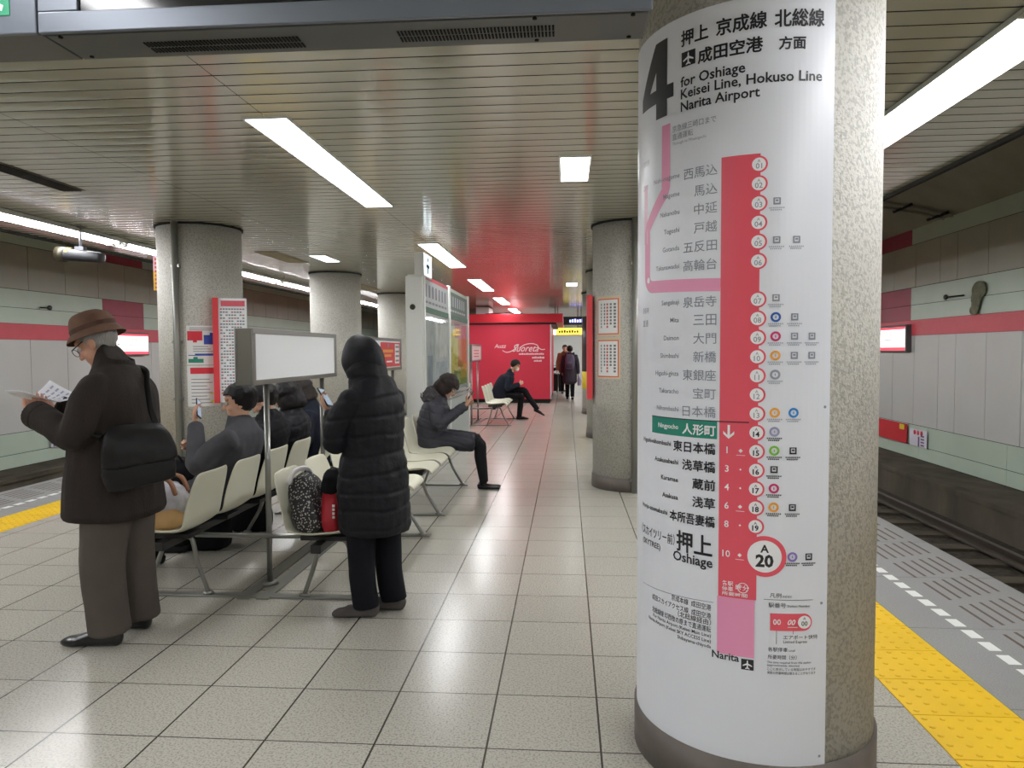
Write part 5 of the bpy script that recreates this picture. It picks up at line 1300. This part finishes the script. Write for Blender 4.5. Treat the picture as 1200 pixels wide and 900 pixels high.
# ---- walkers
def walker(base, face, h, label, coat, trous, hairm, coatz, stride=.16, vox=.01):
    f = Fig(base, face); p = f.p; k = h/1.65
    P_ = lambda a, b, c: p(a*k, b*k, c*k)
    HC, HF = P_(.03, 0, 1.53), V((f.F.x, f.F.y, -.1))
    spine = [(P_(0, 0, .84), .15, .11), (P_(0, 0, 1.0), .13, .10), (P_(0, 0, 1.2), .15, .105), (P_(0, 0, 1.33), .155, .09), (P_(0, 0, 1.40), .07, .06), (P_(.01, 0, 1.43), .055, .055)]
    arms = [(P_(0, .17, 1.33), P_(-.03, .23, 1.06), P_(.06, .24, .85)), (P_(0, -.17, 1.33), P_(-.05, -.24, 1.06), P_(.02, -.25, .83))]
    legs = [(P_(0, .085, .84), P_(stride*.6, .08, .47), P_(stride, .08, .085)), (P_(0, -.085, .84), P_(-stride*.1, -.08, .47), P_(-stride*.8, -.08, .10))]
    hands = [dict(w_=a[2], d=(f.F.x*.15, f.F.y*.15, -1), n=tuple(-f.L*s_), l=tuple(f.F), curl=.45, s=.95) for a, s_ in zip(arms, (1, -1))]
    P = obj('person', body_mesh(f, spine, arms, legs, (HC, HF), hands, vox), M_SKIN, None, f.b, label=label, cat='person')
    g = G(); torso(g, f, [(P_(0, 0, coatz), .22, .19), (P_(0, 0, .9), .205, .175), (P_(0, 0, 1.08), .19, .155), (P_(0, 0, 1.25), .20, .15), (P_(0, 0, 1.36), .16, .11), (P_(0, 0, 1.43), .085, .08)])
    for a, e, w_ in arms: sleeve(g, [a, a.lerp(e, .5), e, e.lerp(w_, .5), w_], [.08, .075, .068, .062, .058])
    obj('coat', wrinkle(shell(g, .01, 4), .008, 8, (1, 1, .5), 7), coat, P)
    g = G()
    for a, k_, an in legs: g.chain([a, a.lerp(k_, .5), k_, k_.lerp(an, .4), an], [.098, .09, .075, .066, .06], 14, 3, .3)
    obj('trousers', wrinkle(shell(g, .01, 3), .005, 9), trous, P)
    for a, k_, an in legs: obj('shoe', shoe((an.x, an.y, 0), f.F, .25), M_LEATHER, P)
    thick(obj('hair', hair(HC, HF, 'short'), hairm, P), .01)
    return P, f, p
P9, f9, p9 = walker((.10, 22.5, 0), (.02, 1), 1.66, 'walker in long dark coat seen from behind, wearing a backpack', mat('coat_plum_black', srgb(56, 50, 60), .85, var=.08), M_BLK, M_HAIR, .55)
bp = empty('backpack', p9(-.22, 0, 1.0), 'grey purple backpack on the far walker\'s back', 'backpack')
g = G().loft([p9(-.22, 0, .98), p9(-.24, 0, 1.12), p9(-.22, 0, 1.30), p9(-.19, 0, 1.38)], [.14, .15, .14, .10], [.075, .09, .08, .05], f9.L, 18, 4, .5, p=3); obj('pack', shell(g, .01, 3), mat('pack_purple_grey', srgb(78, 70, 92), .7, var=.1), bp)
g = G().loft([p9(-.32, 0, 1.0), p9(-.325, 0, 1.14)], [.10, .10], [.03, .03], f9.L, 16, 2, .4, p=3.2); obj('front_pocket', g, mat('pack_purple_dark', srgb(62, 56, 74), .7), bp)
for s_ in (-1, 1): obj('strap', G().loft([p9(-.16, .10*s_, 1.38), p9(-.02, .115*s_, 1.46), p9(.13, .12*s_, 1.36), p9(.15, .12*s_, 1.15)], [.03]*4, [.008]*4, f9.L, 8, 4, .2), M_BLACK, bp)
tb_ = empty('carrier_bag', p9(.0, -.30, .42), 'lavender carrier bag in the far walker\'s right hand', 'bag')
g = G().loft([p9(0, -.29, .45), p9(0, -.29, .6), p9(0, -.27, .74)], [.13, .125, .10], [.06, .055, .02], f9.F, 16, 3, .3, p=3); obj('bag_body', g, mat('bag_lavender', srgb(136, 124, 150), .6), tb_)
obj('handle', G().chain([p9(-.06, -.27, .73), p9(.0, -.26, .83), p9(.06, -.27, .73)], [.008]*3, 6, 4), mat('bag_lavender', srgb(136, 124, 150), .6), tb_)
walker((-.06, 25.6, 0), (.05, -1), 1.72, 'far walker in brown jacket coming the other way, behind the backpack wearer', mat('jacket_brown', srgb(120, 84, 62), .85, var=.1), M_BLK, M_HAIRB, .75)

# ------------------------------------------------------------------ bags on the benches and floor
def rbag(g, c, rx, ry, z0, z1, lean=(0, 0), taper=.85, p=3.2, side=(1, 0, 0)):
    c = V((c[0], c[1], 0)); L_ = V((lean[0], lean[1], 0)); h = z1-z0
    g.loft([c+V((0, 0, z0+.02)), c+L_*.3+V((0, 0, z0+h*.35)), c+L_*.7+V((0, 0, z0+h*.75)), c+L_+V((0, 0, z1))], [rx, rx*1.04, rx*.95, rx*taper], [ry, ry*1.05, ry*.8, ry*.45], side, 22, 4, .3, p=p)
t = empty('tote_bag', (-2.47, 4.20, .45), 'tan tote with brown handles and blue and white contents on the nearest left seat', 'bag')
g = G(); rbag(g, (-2.47, 4.20), .15, .13, .45, .60, (0, 0), .98, side=(1, 0, 0)); obj('tan_base', wrinkle(shell(g, .007, 3), .006, 12), mat('bag_tan', srgb(176, 142, 98), .8, var=.1), t)
g = G(); rbag(g, (-2.45, 4.22), .13, .11, .53, .70, (.02, 0), .7); g.ell((-2.50, 4.15, .62), (.06, .06, .07)); obj('white_cloth', wrinkle(shell(g, .007, 3), .016, 16), mat('cloth_white_grey', srgb(176, 174, 180), .85, var=.2, vscale=14), t)
g = G().ell((-2.56, 4.12, .575), (.045, .05, .05)).ell((-2.49, 4.08, .56), (.04, .03, .04)); obj('blue_cloth', wrinkle(shell(g, .007, 2), .006, 14), flat('cloth_blue', 40, 56, 130, rough=.8), t)
g = G()
for yy in (4.13, 4.27): g.chain([(-2.60, yy, .60), (-2.57, yy, .70), (-2.47, yy+.01, .745), (-2.37, yy, .74), (-2.33, yy, .66)], [.012]*5, 8, 4, flat=1.6)
obj('handle', g, mat('handle_brown', srgb(128, 84, 56), .6), t)
t = empty('patterned_bag', (-1.50, 4.22, .45), 'black and white patterned bag leaning on the nearest right seat back', 'bag')
mp_ = bpy.data.materials.new('bag_pattern'); mp_.use_nodes = True; MATS['bag_pattern'] = mp_
nt = mp_.node_tree; vo = nt.nodes.new('ShaderNodeTexVoronoi'); vo.inputs['Scale'].default_value = 75; tc = nt.nodes.new('ShaderNodeTexCoord'); nt.links.new(tc.outputs['Object'], vo.inputs['Vector'])
rp = nt.nodes.new('ShaderNodeValToRGB'); rp.color_ramp.elements[0].position = .30; rp.color_ramp.elements[1].position = .38; rp.color_ramp.elements[0].color = srgb(176, 172, 168); rp.color_ramp.elements[1].color = srgb(26, 25, 28)
nt.links.new(vo.outputs['Distance'], rp.inputs[0]); nt.links.new(rp.outputs[0], nt.nodes['Principled BSDF'].inputs['Base Color'])
g = G(); rbag(g, (-1.485, 4.19), .090, .15, .445, .755, (-.10, 0), .7); obj('bag_body', wrinkle(shell(g, .007, 3), .010, 10), mp_, t)
g = G().chain([(-1.62, 4.10, .74), (-1.60, 4.14, .80), (-1.55, 4.2, .81), (-1.54, 4.28, .75)], [.014]*4, 8, 4); obj('handle', g, M_PAPER, t, label='white shiny top edge')
t = empty('red_bag', (-1.33, 4.2, .45), 'red bag with black top on the nearest right seat, by the hooded woman', 'bag')
g = G(); rbag(g, (-1.365, 4.19), .055, .14, .445, .69, (-.02, 0), .9, p=4); obj('bag_body', wrinkle(shell(g, .007, 3), .005, 9), mat('bag_red', srgb(178, 30, 44), .55, var=.06), t)
g = G(); rbag(g, (-1.385, 4.20), .06, .11, .66, .80, (.0, 0), .5); obj('black_top', wrinkle(shell(g, .007, 3), .014, 14), M_BLK, t)
g = G()
for i in range(4): g.box(-1.345, -1.331, 4.040, 4.046, .545+.022*i, .558+.022*i)
obj('white_print', g, M_WHITE, t)
for i, (x, y, l, hx, hy) in enumerate(((-2.78, 5.35, 'black bag on the floor under the left bench, before the black coat person', .18, .13), (-2.66, 5.9, 'dark bag on the floor at the feet of the navy puffer person', .16, .12))):
    t = empty('floor_bag', (x, y, 0), l, 'bag', 'dark bags under the left bench'); g = G(); rbag(g, (x, y), hx, hy, .0, .26, (.0, 0), .7); obj('bag_body', wrinkle(shell(g, .008, 3), .008, 9), M_BLK, t)
    obj('handle', G().chain([(x-.09, y, .25), (x-.05, y, .33), (x+.05, y, .33), (x+.09, y, .25)], [.01]*4, 8, 4), M_BLK, t)
t = empty('lap_bag', (-2.78, 4.72, .5), 'black bag resting on the lap of the man in charcoal coat', 'bag'); g = G(); rbag(g, (-2.70, 4.78), .16, .17, .585, .76, (.02, 0), .8); obj('bag_body', wrinkle(shell(g, .008, 3), .008, 9), M_BLK, t)
obj('handle', G().chain([(-2.78, 4.72, .74), (-2.74, 4.72, .80), (-2.64, 4.72, .80), (-2.6, 4.72, .74)], [.01]*4, 8, 4), M_BLK, t)
